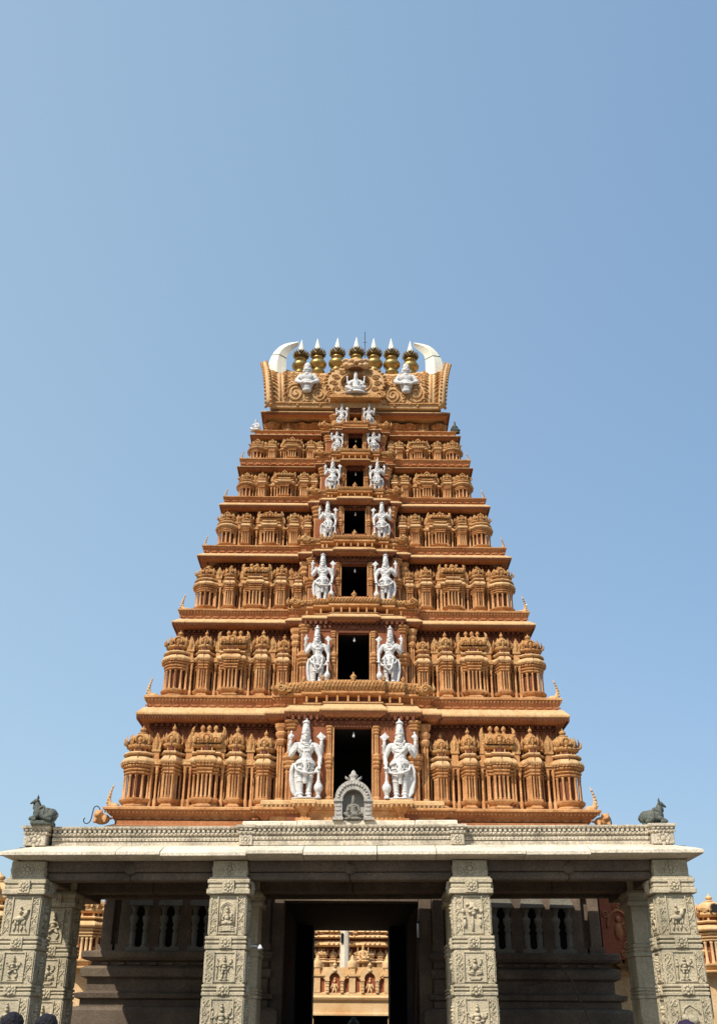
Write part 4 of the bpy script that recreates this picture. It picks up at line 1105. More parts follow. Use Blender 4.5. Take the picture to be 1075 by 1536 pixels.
def relief(mb, kind, x, z0, z1, w, y, rnd):
    """carved figure in low relief on a panel"""
    h = z1 - z0; S = h
    K = 1.42 if kind not in ('niche', 'horse', 'elephant') else 1.1
    E = lambda a, b, rx, rz, t=.035: mb.ell((x + a * S * K, y, z0 + b * S), (rx * S * K, t * 1.7, rz * S * 1.08), 9, 6)
    def C(a, b, r0, r1, t=.6):
        mb.tube([(x + a[0] * S * K, y - .012, z0 + a[1] * S), (x + (a[0] + b[0]) / 2 * S * K, y - .018, z0 + (a[1] + b[1]) / 2 * S), (x + b[0] * S * K, y - .012, z0 + b[1] * S)], [r0 * S * 1.25, (r0 + r1) / 2 * S * 1.25, r1 * S * 1.25], 6)
    if kind == 'niche':
        rr = w * .36
        for k, q in ((1.0, .028), (.78, .018)):
            mb.tube([(x - rr * k, y, z0 + .2 * h)] + [(x + rr * k * math.cos(a), y, z0 + .66 * h + rr * k * math.sin(a)) for a in [PI - PI * j / 12 for j in range(13)]] + [(x + rr * k, y, z0 + .2 * h)], q, 5)
        for j in range(3): mb.box(x - rr * (1.1 - .08 * j), x + rr * (1.1 - .08 * j), y - .035 + .006 * j, y + .01, z0 + (.03 + .055 * j) * h, z0 + (.07 + .055 * j) * h)
        mb.box(x - .09, x + .09, y - .045, y + .01, z0 + .04 * h, z0 + .19 * h)
        for q in (-1, 1):
            C((q * .03, .27), (q * .14, .27), .05, .04); C((q * .14, .27), (q * .02, .23), .035, .025)
            C((q * .07, .50), (q * .14, .40), .03, .025); C((q * .14, .40), (q * .09, .33), .025, .018)
            C((q * .07, .52), (q * .15, .50), .028, .02); C((q * .15, .50), (q * .15, .60), .02, .016)
        E(0, .30, .10, .07); E(0, .42, .075, .10, .045); E(0, .51, .09, .04, .04)
        E(0, .60, .045, .055, .055); E(0, .69, .038, .05, .05); E(0, .75, .018, .03, .04)
    elif kind in ('dance', 'stand', 'multi'):
        b = .10 * (1 if rnd.random() < .5 else -1) if kind == 'dance' else 0
        E(0 + b * .2, .50, .065, .08, .045); E(b * .1, .60, .085, .06, .045); E(0, .40, .08, .05, .04)
        E(0, .73, .042, .052, .05); E(0, .82, .034, .05, .045); E(0, .89, .016, .03, .035)
        if kind == 'dance':
            C((-.04, .38), (-.15, .25), .045, .035); C((-.15, .25), (-.05, .10), .033, .022); C((.04, .38), (.13, .24), .045, .035); C((.13, .24), (.09, .06), .033, .022)
        else:
            for q in (-1, 1): C((q * .04, .38), (q * .05, .22), .042, .034); C((q * .05, .22), (q * .05, .06), .032, .022); E(q * .07, .045, .04, .02)
        arms = [(.15, .52, .20, .62), (.14, .48, .08, .40)] if kind != 'multi' else [(.16, .60, .20, .74), (.17, .54, .22, .50), (.14, .48, .10, .36)]
        for (a, c, d, e) in arms:
            for q in (-1, 1):
                C((q * .07, .62), (q * a, c), .03, .024); C((q * a, c), (q * (d + rnd.uniform(-.02, .02)), e), .023, .016)
                E(q * d, e + .03, .022, .028)
        if rnd.random() < .7: C((-.2, .05), (-.2, .7), .014, .012)
        mb.box(x - .2 * S, x + .2 * S, y - .03, y + .01, z0 + .0 * h, z0 + .035 * h)
    elif kind == 'yogi':
        E(0, .48, .085, .12, .045); E(0, .68, .05, .06, .05); E(0, .79, .04, .06, .045)
        for q in (-1, 1):
            C((q * .03, .30), (q * .20, .28), .05, .042); C((q * .20, .28), (q * .02, .20), .04, .028)
            C((q * .08, .56), (q * .16, .44), .03, .024); C((q * .16, .44), (q * .18, .32), .024, .018)
            C((q * .08, .58), (q * .17, .58), .026, .02); C((q * .17, .58), (q * .18, .72), .02, .016); E(q * .18, .76, .026, .03)
        mb.box(x - .25 * S, x + .25 * S, y - .03, y + .01, z0 + .08 * h, z0 + .13 * h); mb.box(x - .2 * S, x + .2 * S, y - .04, y + .01, z0 + .02 * h, z0 + .08 * h)
    elif kind == 'horse':
        E(-.02, .40, .17, .085, .05); C((.10, .44), (.17, .64), .06, .045); E(.20, .66, .065, .035, .04); C((-.17, .44), (-.24, .30), .025, .012)
        for a, d in ((-.13, -.16), (-.06, -.03), (.07, .05), (.12, .2)): C((a, .36), (a, .20), .032, .024); C((a, .20), (d, .05), .022, .018)
        E(-.02, .60, .05, .08, .045); E(-.02, .73, .04, .045, .045); C((.02, .62), (.12, .58), .02, .016); C((-.04, .48), (-.01, .32), .03, .02)
    elif kind == 'elephant':
        mb.tube([(x - .26 * S, y, z0 + .5 * h), (x - .18 * S, y, z0 + .78 * h), (x, y, z0 + .88 * h), (x + .2 * S, y, z0 + .74 * h), (x + .28 * S, y, z0 + .62 * h)], .022, 5)
        E(.02, .46, .19, .15, .05); E(-.17, .52, .09, .10, .055); C((-.22, .48), (-.25, .22), .035, .018); C((-.25, .22), (-.20, .14), .018, .014); E(-.13, .50, .045, .07, .065)
        for a in (-.10, -.02, .10, .17): C((a, .36), (a, .06), .045, .038)
        C((.20, .5), (.24, .3), .014, .01)
    elif kind == 'rosette':
        for j in range(8):
            a = 2 * PI * j / 8; mb.ell((x + w * .30 * math.cos(a), y, z0 + h / 2 + w * .30 * math.sin(a)), (w * .13, .02, w * .13), 6, 4)
        mb.ell((x, y, z0 + h / 2), (w * .17, .035, w * .17), 8, 5)
    elif kind == 'tree':
        C((0, .02), (0, .45), .03, .025); E(0, .66, .12, .2, .03)
        for j in range(7): E(rnd.uniform(-.1, .1), rnd.uniform(.5, .85), .05, .05, .045)
        for q in (-1, 1): E(q * .17, .25, .04, .12, .04); E(q * .17, .42, .035, .04, .04); E(q * .2, .6, .05, .07)

def faces(mb, hw, fn, sides=('front', 'left', 'right')):
    for s_ in sides:
        rot = {'front': 0, 'left': -PI / 2, 'right': PI / 2}[s_]
        old = mb.T; M = Matrix.Rotation(rot, 4, 'Z'); mb.T = M if old is None else old @ M
        fn(s_); mb.T = old

def carved_pillar(kinds, seed, X, Y, carved=True):
    rnd = random.Random(seed)
    shaft = MB(); hw = .385
    shaft.m = 0
    shaft.bbox(-.36, .36, -.36, .36, 3.205, 3.985, .012)
    shaft.bbox(-.39, .39, -.39, .39, 2.335, 2.96, .012)
    shaft.bbox(-.40, .40, -.40, .40, 1.0, 2.13, .012)
    shaft.bbox(-.46, .46, -.46, .46, .3, 1.0, .03); shaft.bbox(-.56, .56, -.56, .56, .05, .3, .03)
    root = put('pillar', (shaft, [STP]), porch, (X, Y - MP[1], 0))
    for (z0, z1, w, big) in ((3.985, 4.32, .44, True), (2.96, 3.205, .415, False), (2.13, 2.335, .42, False)):
        mb = MB(); h = z1 - z0
        if big:
            mb.bbox(-.40, .40, -.40, .40, z0 + .01, z1 - .01, .008)
            for a, b, e in ((0, .30, 0), (.36, .54, -.03), (.62, .86, -.01)):
                mb.bbox(-w - e, w + e, -w - e, w + e, z0 + a * h, z0 + b * h, .014)
            mb.bbox(-w + .06, w - .06, -w + .06, w - .06, z0 + .86 * h, z1 + .003, .01)
        else:
            mb.bbox(-w + .03, w - .03, -w + .03, w - .03, z0 + .003, z1 - .003, .006)
            for a, b in ((0, .34), (.44, .64), (.74, 1.0)):
                mb.bbox(-w, w, -w, w, z0 + a * h + .002, z0 + b * h - .002, .012)
        def ros(s_):
            mb.bbox(-.12, .12, -w - .022, -w + .02, z0 + .02, z1 - (.06 if big else .02), .006)
            relief(mb, 'rosette', 0, z0 + .02, z1 - (.06 if big else .02), .24, -w - .022, rnd)
        if carved: faces(mb, w, ros)
        put('pillar_band', (mb, [STP]), root)
    if carved:
        for j, (z0, z1, w) in enumerate(((3.215, 3.975, .36), (2.345, 2.95, .39), (1.35, 2.12, .40))):
            mb = MB()
            def pan(s_):
                k = kinds[j] if s_ == 'front' else rnd.choice(['stand', 'dance', 'multi', 'yogi', 'tree'])
                pw = w * 1.08
                # raised frame
                for q in (-1, 1):
                    mb.box(q * pw / 2 - .012, q * pw / 2 + .012, -w - .032, -w + .01, z0 + .03, z1 - .03)
                    mb.box(q * (w - .02) - .012, q * (w - .02) + .012, -w - .016, -w + .01, z0 + .03, z1 - .03)
                    scroll_strip(mb, q * (pw / 2 + (w - pw / 2) / 2), z0 + .05, z1 - .05, (w - pw / 2) * .86, -w - .004, q + j)
                mb.box(-pw / 2 + .012, pw / 2 - .012, -w - .021, -w + .01, z0 + .03, z0 + .052); mb.box(-pw / 2 + .012, pw / 2 - .012, -w - .021, -w + .01, z1 - .052, z1 - .03)
                relief(mb, k, 0, z0 + .06, z1 - .06, pw, -w - .002, rnd)
            faces(mb, w, pan)
            put('relief_panel', (mb, [STP]), root)
    # top block carrying the beam
    mb = MB(); mb.bbox(-.35, .35, -.35, .35, 4.32, 4.64, .012)
    def topc(s_):
        relief(mb, 'rosette', 0, 4.36, 4.60, .3, -.352, rnd)
        for q in (-1, 1): mb.spiral((q * .22, -.352, 4.46), .09, 1.5, .022, q, 0, 5, 8)
    if carved: faces(mb, .35, topc)
    put('pillar_head', (mb, [STP]), root)
    return root

PX = (-6.62, -2.46, 2.44, 6.50)
carved_pillar(['horse', 'dance', 'stand'], 1, PX[0], 22.0)
carved_pillar(['niche', 'multi', 'multi'], 2, PX[1], 22.0)
carved_pillar(['tree', 'yogi', 'stand'], 3, PX[2], 22.0)
carved_pillar(['horse', 'multi', 'elephant'], 4, PX[3], 22.0)
carved_pillar(['dance', 'yogi', 'stand'], 5, PX[0] - .02, 24.35)
for j, x in enumerate(PX[1:]):
    carved_pillar(['stand', 'stand', 'stand'], 6 + j, x, 24.35, False)

ly = lambda Y: Y - MP[1]
mb = MB()
def beam(x0, x1, Y0, Y1, z0, z1):
    mb.bbox(x0, x1, ly(Y0), ly(Y1), z0, z1, .02)
for a, b in zip(PX[:-1], PX[1:]):
    m = (a + b) / 2
    for p, q in ((a + .355, m - .004), (m + .004, b - .355)):
        beam(p, q, 21.78, 22.24, 4.44, 4.66); beam(p, q, 21.84, 22.2, 4.28, 4.437)
        beam(p, q, 24.15, 24.55, 4.30, 4.66)
    mb.ell((m, ly(21.8), 4.5), (.14, .06, .12), 10, 6)
beam(-6.9, 6.9, 26.75, 27.05, 4.46, 4.66)
for x in PX:
    beam(x - .25, x + .25, 22.36, 23.98, 4.32, 4.66); beam(x - .25, x + .25, 24.72, 26.74, 4.32, 4.66)
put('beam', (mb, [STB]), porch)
mb = MB()
for j in range(8):
    x0 = -6.9 + 13.8 * j / 8
    mb.box(x0 + .004, x0 + 13.8 / 8 - .004, ly(21.75), ly(27.06), 4.665, 4.93 - .004 * (j % 3))
put('roof_slab', (mb, [STB]), porch)
# eaves, a course of separate sloping slabs
mb = MB(); rnd = random.Random(3)
def eave_piece(x0, x1, T, m0, m1):
    dy = rnd.uniform(-.03, .03); dz = rnd.uniform(-.02, .02)
    sec = [(-.02, 4.97), (-.14, 4.965), (-.34, 4.905), (-.60, 4.815 + dz), (-.70 + dy, 4.775 + dz), (-.72 + dy, 4.765 + dz), (-.72 + dy, 4.705 + dz), (-.69 + dy, 4.692 + dz), (-.55, 4.68), (-.35, 4.66), (-.02, 4.65)]
    n = len(sec); vs = []
    for xx, mt in ((x0, m0), (x1, m1)):
        for y, z in sec: vs.append((xx + mt * (-y), y, z))
    fs = [(i, i + n, (i + 1) % n + n, (i + 1) % n) for i in range(n)] + [tuple(range(n)), tuple(range(n, 2 * n))[::-1]]
    old = mb.T; mb.T = T; mb.add(vs, [f[::-1] for f in fs]); mb.T = old
cuts = [-6.4, -4.75, -3.85, -2.1, -.95, .55, 1.75, 3.55, 4.85, 6.4]
for a, b in zip(cuts[:-1], cuts[1:]):
    eave_piece(a + .007, b - .007, Matrix.Translation((0, ly(21.98), 0)), -1 if a == cuts[0] else 0, 1 if b == cuts[-1] else 0)
for sg in (-1, 1):
    M = Matrix.Translation((sg * 6.4, 0, 0)) @ Matrix.Rotation(sg * PI / 2, 4, 'Z')
    cy = [ly(21.98), .9, 2.3, 3.6, 5.0]
    for a, b in zip(cy[:-1], cy[1:]):
        if sg > 0: eave_piece(a + .004, b - .004, M, -1 if a == cy[0] else 0, 0)
        else: eave_piece(-b + .004, -a - .004, M, 0, 1 if a == cy[0] else 0)
put('eaves', (mb, [STL]), porch)
# parapet: two carved courses over a plain one, with corner and middle blocks
mb = MB()
y0 = ly(21.90)
def course(x0, x1, yf):
    pl = [(x0, yf), (x1, yf)]
    mb.m = 0
    mb.box(x0, x1, yf + .07, yf + .5, 4.965, 5.358)
    mb.sweep(pl, [(-.02, 4.960), (-.02, 5.055), (-.05, 5.060), (-.05, 5.070), (.0, 5.075), (.0, 5.140), (-.03, 5.145), (-.03, 5.175), (.015, 5.185), (.015, 5.230), (-.02, 5.240), (-.02, 5.290), (.05, 5.305), (.06, 5.335), (.06, 5.360), (.03, 5.365), (-.06, 5.368)], False, False)
    dots(mb, pl, .0, 5.107, .075, .05, .052, .028, False, 'dia')
    dots(mb, pl, .015, 5.207, .085, .06, .05, .035, False, 'ball')
    dots(mb, pl, -.02, 5.265, .10, .055, .05, .06, False, 'box')
    dots(mb, pl, .055, 5.325, .09, .06, .03, .02, False, 'drop')
segs = [(-6.28, -4.6), (-4.596, -2.32), (2.36, 4.3), (4.304, 6.22)]
for a, b in segs: course(a, b, y0 + rnd.uniform(-.008, .008))
for a, b in ((-2.05, -.62), (-.616, .78), (.784, 2.08)): course(a, b, y0 - .13 + rnd.uniform(-.008, .008))
for x in (-6.60, -2.18, 2.22, 6.46):
    w = .23 if abs(x) > 4 else .14
    mb.bbox(x - w, x + w, y0 - .16, y0 + .5, 4.960, 5.175, .012)
    pl = [(x - w, y0 + .5), (x - w, y0 - .16), (x + w, y0 - .16), (x + w, y0 + .5)]
    mb.sweep(pl, [(-.02, 5.175), (.02, 5.195), (.02, 5.235), (-.01, 5.245), (.01, 5.295), (.06, 5.315), (.06, 5.365)], False, True)
    dots(mb, pl, .02, 5.220, .07, .05, .04, .025, False, 'ball'); dots(mb, pl, .0, 5.280, .08, .05, .04, .04, False, 'box')
    relief(mb, 'rosette', x, 4.975, 5.165, w * 1.5, y0 - .162, rnd)
for sg in (-1, 1):
    mb.box(sg * 6.28, sg * 6.74, y0 + .51, ly(27.0), 4.960, 5.335)
put('parapet', (mb, [STW]), porch)
mb = MB()
for x0, x1, dz in ((-2.3, -1.15, 0), (-1.14, .3, .012), (.31, 1.35, .004), (1.36, 2.25, .01)):
    pl = [(x0, ly(22.02)), (x1, ly(22.02)), (x1, ly(24.4)), (x0, ly(24.4))]
    mb.sweep(pl, [(0, 5.275), (0, 5.475 + dz), (-.02, 5.495 + dz)], True, True)
mb.box(-6.2, 6.2, ly(22.5), ly(27.04), 4.895, 5.235)
put('roof_terrace', (mb, [STL]), porch)
mb = MB()
mb.sweep([(-7.3, ly(21.2)), (7.3, ly(21.2)), (7.3, ly(27.2)), (-7.3, ly(27.2))], [(0, -.12), (0, .35), (.04, .38), (.04, .44), (0, .46)], True, True)
for j in range(3): mb.box(-2.0, 2.0, ly(21.2) - .34 * (3 - j), ly(21.2) - .34 * (2 - j) - .004, 0, .12 * (j + 1) - .004)
put('floor_platform', (mb, [STB]), porch)

# stone niche with seated figure on the porch roof
mb = MB(); n = 15
outr = [(.42, 0), (.42, .5)] + [(.42 * math.cos(a), .5 + .46 * math.sin(a)) for a in [PI * j / 14 for j in range(15)]] + [(-.42, .5), (-.42, 0)]
innr = [(.25, .0), (.25, .42)] + [(.25 * math.cos(a), .46 + .28 * math.sin(a)) for a in [PI * j / 14 for j in range(15)]] + [(-.25, .42), (-.25, 0)]
vs = []; fs = []
for a, b in zip(outr, innr): vs += [(a[0], -.14, a[1]), (b[0], -.14, b[1]), (a[0], .3, a[1]), (b[0], .12, b[1])]
for j in range(len(outr) - 1):
    p = 4 * j; q = p + 4; fs += [(p, p + 1, q + 1, q), (p, q, q + 2, p + 2), (p + 1, p + 3, q + 3, q + 1)]
mb.m = 0; mb.add(vs, fs)
mb.box(-.42, .42, .121, .3, 0, .6); mb.prism([(a, b) for a, b in outr[1:-1]], .122, .3)
for j in range(15):
    a = PI * (j + .5) / 15
    mb.ell((.34 * math.cos(a), -.15, .5 + .37 * math.sin(a)), (.035, .03, .035), 6, 4)
for sg in (-1, 1):
    mb.box(sg * .24, sg * .45, -.18, .1, .44, .50); mb.box(sg * .23, sg * .47, -.19, .1, .0, .06)
    for j in range(3): mb.box(sg * .28, sg * .40, -.155, -.13, .12 + .1 * j, .17 + .1 * j)
    leaf(mb, (sg * .10, -.1, .94), (sg * .19, -.14, 1.06), .1, .04)
mb.lathe((0, .02, .93), [(.11, 0), (.13, .05), (.07, .08), (.09, .13), (.11, .18), (.06, .22), (.05, .27), (.01, .31)], 10)
niche = put('shrine_niche', (mb, [STG]), None, (0.02, 22.10, 5.50), 0, (.94, 1, .87)); tag(niche, 'grey arched stone niche on the porch roof below the lowest doorway', 'niche')
o = put('seated_statue', seated(STM, .02, False), None, (0.02, 22.06, 5.515), 0, .52); tag(o, 'grey seated stone figure inside the arched niche on the porch roof', 'statue')

# reclining bulls on the porch corners
def bull():
    mb = MB()   # head toward -x, front toward -y
    mb.bbox(-.34, .36, -.22, .22, 0, .12, .03)
    mb.ell((.05, 0, .30), (.30, .19, .19), 14, 9); mb.ell((.22, 0, .28), (.20, .20, .19), 12, 8); mb.ell((-.14, 0, .34), (.19, .17, .20), 12, 8)
    mb.ell((-.08, 0, .50), (.10, .09, .09), 10, 7)
    mb.cap((-.17, 0, .42), (-.26, -.02, .68), .13, .085)
    mb.tube([(-.20, -.01, .36), (-.31, -.02, .48), (-.34, -.02, .62)], [.05, .055, .04], 8, sq=.6)
    mb.ell((-.30, -.03, .72), (.10, .085, .09), 10, 8); mb.cap((-.33, -.04, .71), (-.43, -.06, .64), .072, .05); mb.ell((-.44, -.06, .625), (.05, .055, .045), 8, 6)
    for q in (-1, 1):
        mb.tube([(-.27, -.02 + q * .05, .78), (-.25, -.02 + q * .085, .86), (-.27, -.02 + q * .07, .96)], [.032, .026, .008], 7)
        mb.ell((-.24, -.02 + q * .12, .73), (.03, .06, .03), 7, 5); mb.ell((-.36, -.04 + q * .06, .74), .018, 6, 5)
        mb.cap((-.18, q * .16, .24), (-.36, q * .17, .16), .065, .05); mb.cap((-.36, q * .17, .16), (-.22, q * .20, .14), .045, .04)
        mb.cap((.26, q * .17, .26), (.08, q * .22, .20), .10, .07); mb.cap((.08, q * .22, .18), (.24, q * .24, .14), .055, .045)
    mb.tube([(.40, .02, .34), (.43, -.08, .26), (.36, -.20, .20), (.22, -.24, .24)], [.03, .025, .022, .03], 6)
    mb.tube([(-.13 + .12 * math.cos(a) * .8, .155 * math.sin(a), .44 + .06 * math.cos(a)) for a in [2 * PI * j / 16 for j in range(16)]], .02, 5, True)
    mb.tube([(.0, .19 * math.sin(a), .31 + .20 * math.cos(a)) for a in [2 * PI * j / 16 for j in range(16)]], .015, 5, True)
    def warp(p):
        x, y, z = p
        b = 1.12 if z < .5 else 1.12 - .12 * min(1, (z - .5) / .15)
        return (x * b, y * b, (z * 1.12 if z < .48 else .5376 + (z - .48) * .80))
    mb.v = [warp(p) for p in mb.v]
    return remesh(mb, 'bull_statue', STN, .014, 1, .4)
BULL = bull()
o = put('bull_statue', BULL, None, (-6.52, 21.95, 5.325), R(8), (.62, .70, .70)); tag(o, 'dark mossy stone bull reclining on the left corner of the porch roof', 'bull statue', 'stone bulls on the porch corners')
o = put('bull_statue', BULL, None, (6.42, 22.1, 5.39), R(172), (.62, .70, .70)); tag(o, 'dark mossy stone bull reclining on the right corner of the porch roof', 'bull statue', 'stone bulls on the porch corners')

# lamps and loose cable
mb = MB(); mb.m = 0; mb.box(-.02, .12, -.06, .06, -.05, .07); mb.m = 1; mb.tube([(.10, 0, .0), (.30, 0, -.03)], .02, 6); mb.lathe((.36, 0, -.10), [(.09, 0), (.085, .04), (.03, .12)], 10)
mb.T = None
o = put('wall_lamp', (mb, [LAMPW, LAMPW]), None, (PX[1] + .372, 22.1, 3.05), 0, .68); tag(o, 'small white lamp on the side of the second carved pillar from the left', 'lamp')
mb = MB(); mb.m = 0; mb.tube([(0, 0, 0), (0, 0, .34)], .028, 8); mb.m = 1; mb.box(-.03, .05, -.02, .06, -.05, 0.01); mb.box(-.03, .05, -.02, .06, .335, .39)
o = put('tube_lamp', (mb, [LAMPW, WIRE]), None, (1.69, TW[1] + YS - .16, 3.62)); tag(o, 'short white tube lamp upright on the right jamb of the dark passage', 'lamp')
mb = MB()
mb.tube([(4.98, 26.6, 3.02), (5.12, 26.58, 2.84), (5.25, 26.55, 2.66), (5.42, 26.5, 2.2), (5.72, 26.45, 1.5), (5.9, 26.4, .5)], .022, 6)
mb.tube([(5.25, 26.56, 2.66), (4.9, 26.6, 2.62), (4.2, 26.68, 2.5)], .016, 5)
o = put('loose_cable', (mb, [STB]), None); tag(o, 'thin forked pole leaning in the shaded right bay of the porch', 'pole')

# ------------------------------------------------------------------ inside the court: low wall with arched niches, lamp column, temple hall
low = empty('parapet_wall', (0, 50, 0)); tag(low, 'low sandy orange wall with arched figure niches seen through the passage', 'wall')
mb = MB(); mb.m = 0
mb.box(-9, 9, 0, .6, 0, 2.62); mb.sweep([(-9, .6), (-9, 0), (9, 0), (9, .6)], [(.0, 2.62), (.12, 2.68), (.16, 2.76), (.05, 2.84), (.05, 2.93), (.0, 2.95)], False, True)
mb.box(-9, 9, .06, .6, 2.955, 4.0); mb.sweep([(-9, .6), (-9, .02), (9, .02), (9, .6)], [(0, 2.0), (.1, 2.04), (.1, 2.12), (0, 2.16)], False, False)
put('wall_body', (mb, [TMP]), low)
for j in range(-5, 6):
    x = .06 + 1.58 * j + .79
    mb = MB(); r = .23
    mb.m = 1; mb.prism([(x - r, 2.96)] + [(x + r, 2.96)] + [(x + r * math.cos(a), 3.50 + r * math.sin(a)) for a in [PI * q / 12 for q in range(13)]], .03, .055)
    mb.m = 0
    for q in (-1, 1):
        mb.box(x + q * (r + .03), x + q * (r + .16), -.12, .06, 2.955, 3.42); mb.box(x + q * (r + .0), x + q * (r + .2), -.16, .06, 3.42, 3.50)
        for z in (3.05, 3.2, 3.33): mb.box(x + q * (r + .02), x + q * (r + .175), -.14, .06, z, z + .04)
    pts = [(x + R0 * math.cos(a), 3.5 + R0 * math.sin(a) * 1.1) for R0, rng in ((r + .26, range(13)), (r + .02, range(12, -1, -1))) for a in [PI * q / 12 for q in rng]]
    n = 13; vs = []; fs = []
    for q in range(13):
        a = pts[q]; b = pts[25 - q]
        vs += [(a[0], -.12, a[1]), (b[0], -.12, b[1]), (a[0], .06, a[1]), (b[0], .06, b[1])]
    for q in range(12):
        p = 4 * q; k = p + 4; fs += [(p, p + 1, k + 1, k), (p, k, k + 2, p + 2), (p + 1, p + 3, k + 3, k + 1)]
    mb.add(vs, fs)
    leaf(mb, (x, -.12, 3.98), (x, -.16, 4.2), .2, .06); mb.ell((x, -.14, 3.86), (.1, .05, .08), 8, 5)
    for q in (-1, 1): mb.tube([(x + q * .45, -.08, 3.6), (x + q * .56, -.1, 3.66), (x + q * .6, -.1, 3.8)], [.06, .05, .01], 5)
    # figure
    mb.ell((x, -.0, 3.2), (.09, .06, .13), 8, 6); mb.ell((x, -.03, 3.42), (.055, .05, .065), 8, 6); mb.ell((x, -.03, 3.52), (.035, .04, .06), 6, 5)
    for q in (-1, 1): mb.cap((x + q * .09, 0, 3.3), (x + q * .16, -.04, 3.14), .035, .03, 6); mb.cap((x + q * .05, 0, 3.1), (x + q * .08, -.03, 2.97), .05, .035, 6)
    put('arched_niche', (mb, [TMP, TMR]), low)
for j in range(-6, 6):
    mb = MB(); x = .06 + 1.58 * j + 1.58
    mb.m = 0
    mb.box(x - .14, x + .14, -.06, .06, 2.955, 3.62); mb.box(x - .2, x + .2, -.12, .06, 3.62, 3.72); mb.box(x - .12, x + .12, -.05, .06, 3.72, 3.95)
    mb.lathe((x, .15, 3.95), [(.22, 0), (.26, .05), (.22, .12), (.25, .18), (.2, .3), (.08, .38), (.09, .46), (.02, .56)], 10)
    mb.m = 1
    for q in (-1, 1): mb.box(x + q * .16, x + q * .32, .045, .062, 3.0, 3.55)
    put('wall_pier', (mb, [TMP, TMR]), low)
mb = MB(); mb.m = 0
mb.lathe((0, 0, 0), [(.4, 0), (.4, .5), (.27, .7), (.26, 3.3), (.21, 6.0), (.25, 6.08), (.2, 6.15)], 8, smooth=False)
mb.lathe((0, 0, 0), [(.2, 6.1), (.34, 6.22), (.40, 6.28), (.40, 6.36), (.28, 6.44), (.2, 6.55), (.2, 7.0)], 12)
mb.m = 1; mb.box(-.20, -.07, -.25, -.19, 5.3, 5.75)
o = put('stone_column', (mb, [STL, BLK]), None, (-.32, 54.5, 0)); tag(o, 'pale tapering stone column with a flared cap inside the temple court', 'column')
hall = empty('temple_hall', (0, 58, 0)); tag(hall, 'sandy orange temple hall with layered cornices behind the low wall', 'temple hall')
mb = MB(); mb.box(-11, 11, .3, 8, 0, 9.5)
put('hall_wall', (mb, [TMR]), hall)
for z, h, d in ((2.2, .5, .5), (3.5, .35, .45), (5.35, .28, .35), (5.75, .2, .5), (6.02, .16, .42), (7.5, .4, .6)):
    mb = MB(); mb.m = 0
    pl = [(-11, .3), (-11, 0)]; x = -10.8
    while x < 10.8:
        pl += [(x, 0), (x, -.18), (x + 1.0, -.18), (x + 1.0, 0)]; x += 1.9
    pl += [(11, 0), (11, .3)]
    mb.sweep(pl, [(0, z), (d * .5, z + .05), (d * .7, z + h * .3), (d * .6, z + h * .6), (d * .2, z + h), (0, z + h + .02)], False, False)
    dots(mb, pl, d * .55, z + h * .55, .24, .13, h * .6, .09, False, 'ball')
    put('hall_cornice', (mb, [TMP]), hall)
SH = shrine(1.05, .5, 1.75, 'shala', False).mesh('wall_shrine', [TMP, TMP, TMR, TMR, TMP]); SK = shrine(.7, .45, 1.75, 'kuta', False).mesh('wall_shrine', [TMP, TMP, TMR, TMR, TMP])
for j in range(-9, 10): put('wall_shrine', SH if j % 2 else SK, hall, (j * .62 + .3, .3, 3.86), 0, (.62, .8, .82))
for j in range(-14, 15): put('wall_shrine', SK, hall, (j * .42 + .2, -.05, 5.98), 0, (.5, .6, .28))
for j in range(-14, 15):
    if j % 3: 
        mb = MB(); pilaster(mb, j * .38, .28, 6.2, 7.48, .3); put('hall_pilaster', (mb, [TMP]), hall)
o = put('seated_statue', seated(TMP, .02, True), None, (.62, 57.5, 4.62), 0, .85); tag(o, 'sandy orange seated figure on the temple hall right of the stone column', 'statue')

# barrier in the passage
mb = MB(); mb.m = 0
mb.box(-1.2, 1.2, 0, .06, .15, 1.82)
for j in range(13): mb.box(-1.19 + j * .19, -1.15 + j * .19, -.03, 0, .15, 1.82)
mb.box(-1.21, 1.21, -.05, .09, 1.82, 1.92); mb.box(-1.21, 1.21, -.05, .09, .06, .15)
gate = put('passage_gate', (mb, [STD]), None, (TW[0], 36.4, 0)); tag(gate, 'dark low gate closing the far end of the passage', 'gate')
mb = MB(); mb.m = 0; mb.lathe((0, 0, 0), [(.05, -.32), (.16, -.25), (.20, -.12), (.19, .0), (.12, .08), (.08, .1), (.1, .14), (.03, .16)], 14)
o = put('round_urn', (mb, [STG]), None, (.10, 35.9, 1.70)); tag(o, 'round grey urn head in front of the dark passage gate', 'urn')
mb = MB(); mb.m = 0; mb.lathe((0, 0, 0), [(.22, 0), (.22, .1), (.13, .18), (.12, 1.2), (.17, 1.28), (.17, 1.38)], 12)
put('pedestal', (mb, [STD]), o, (0, 0, -1.70))

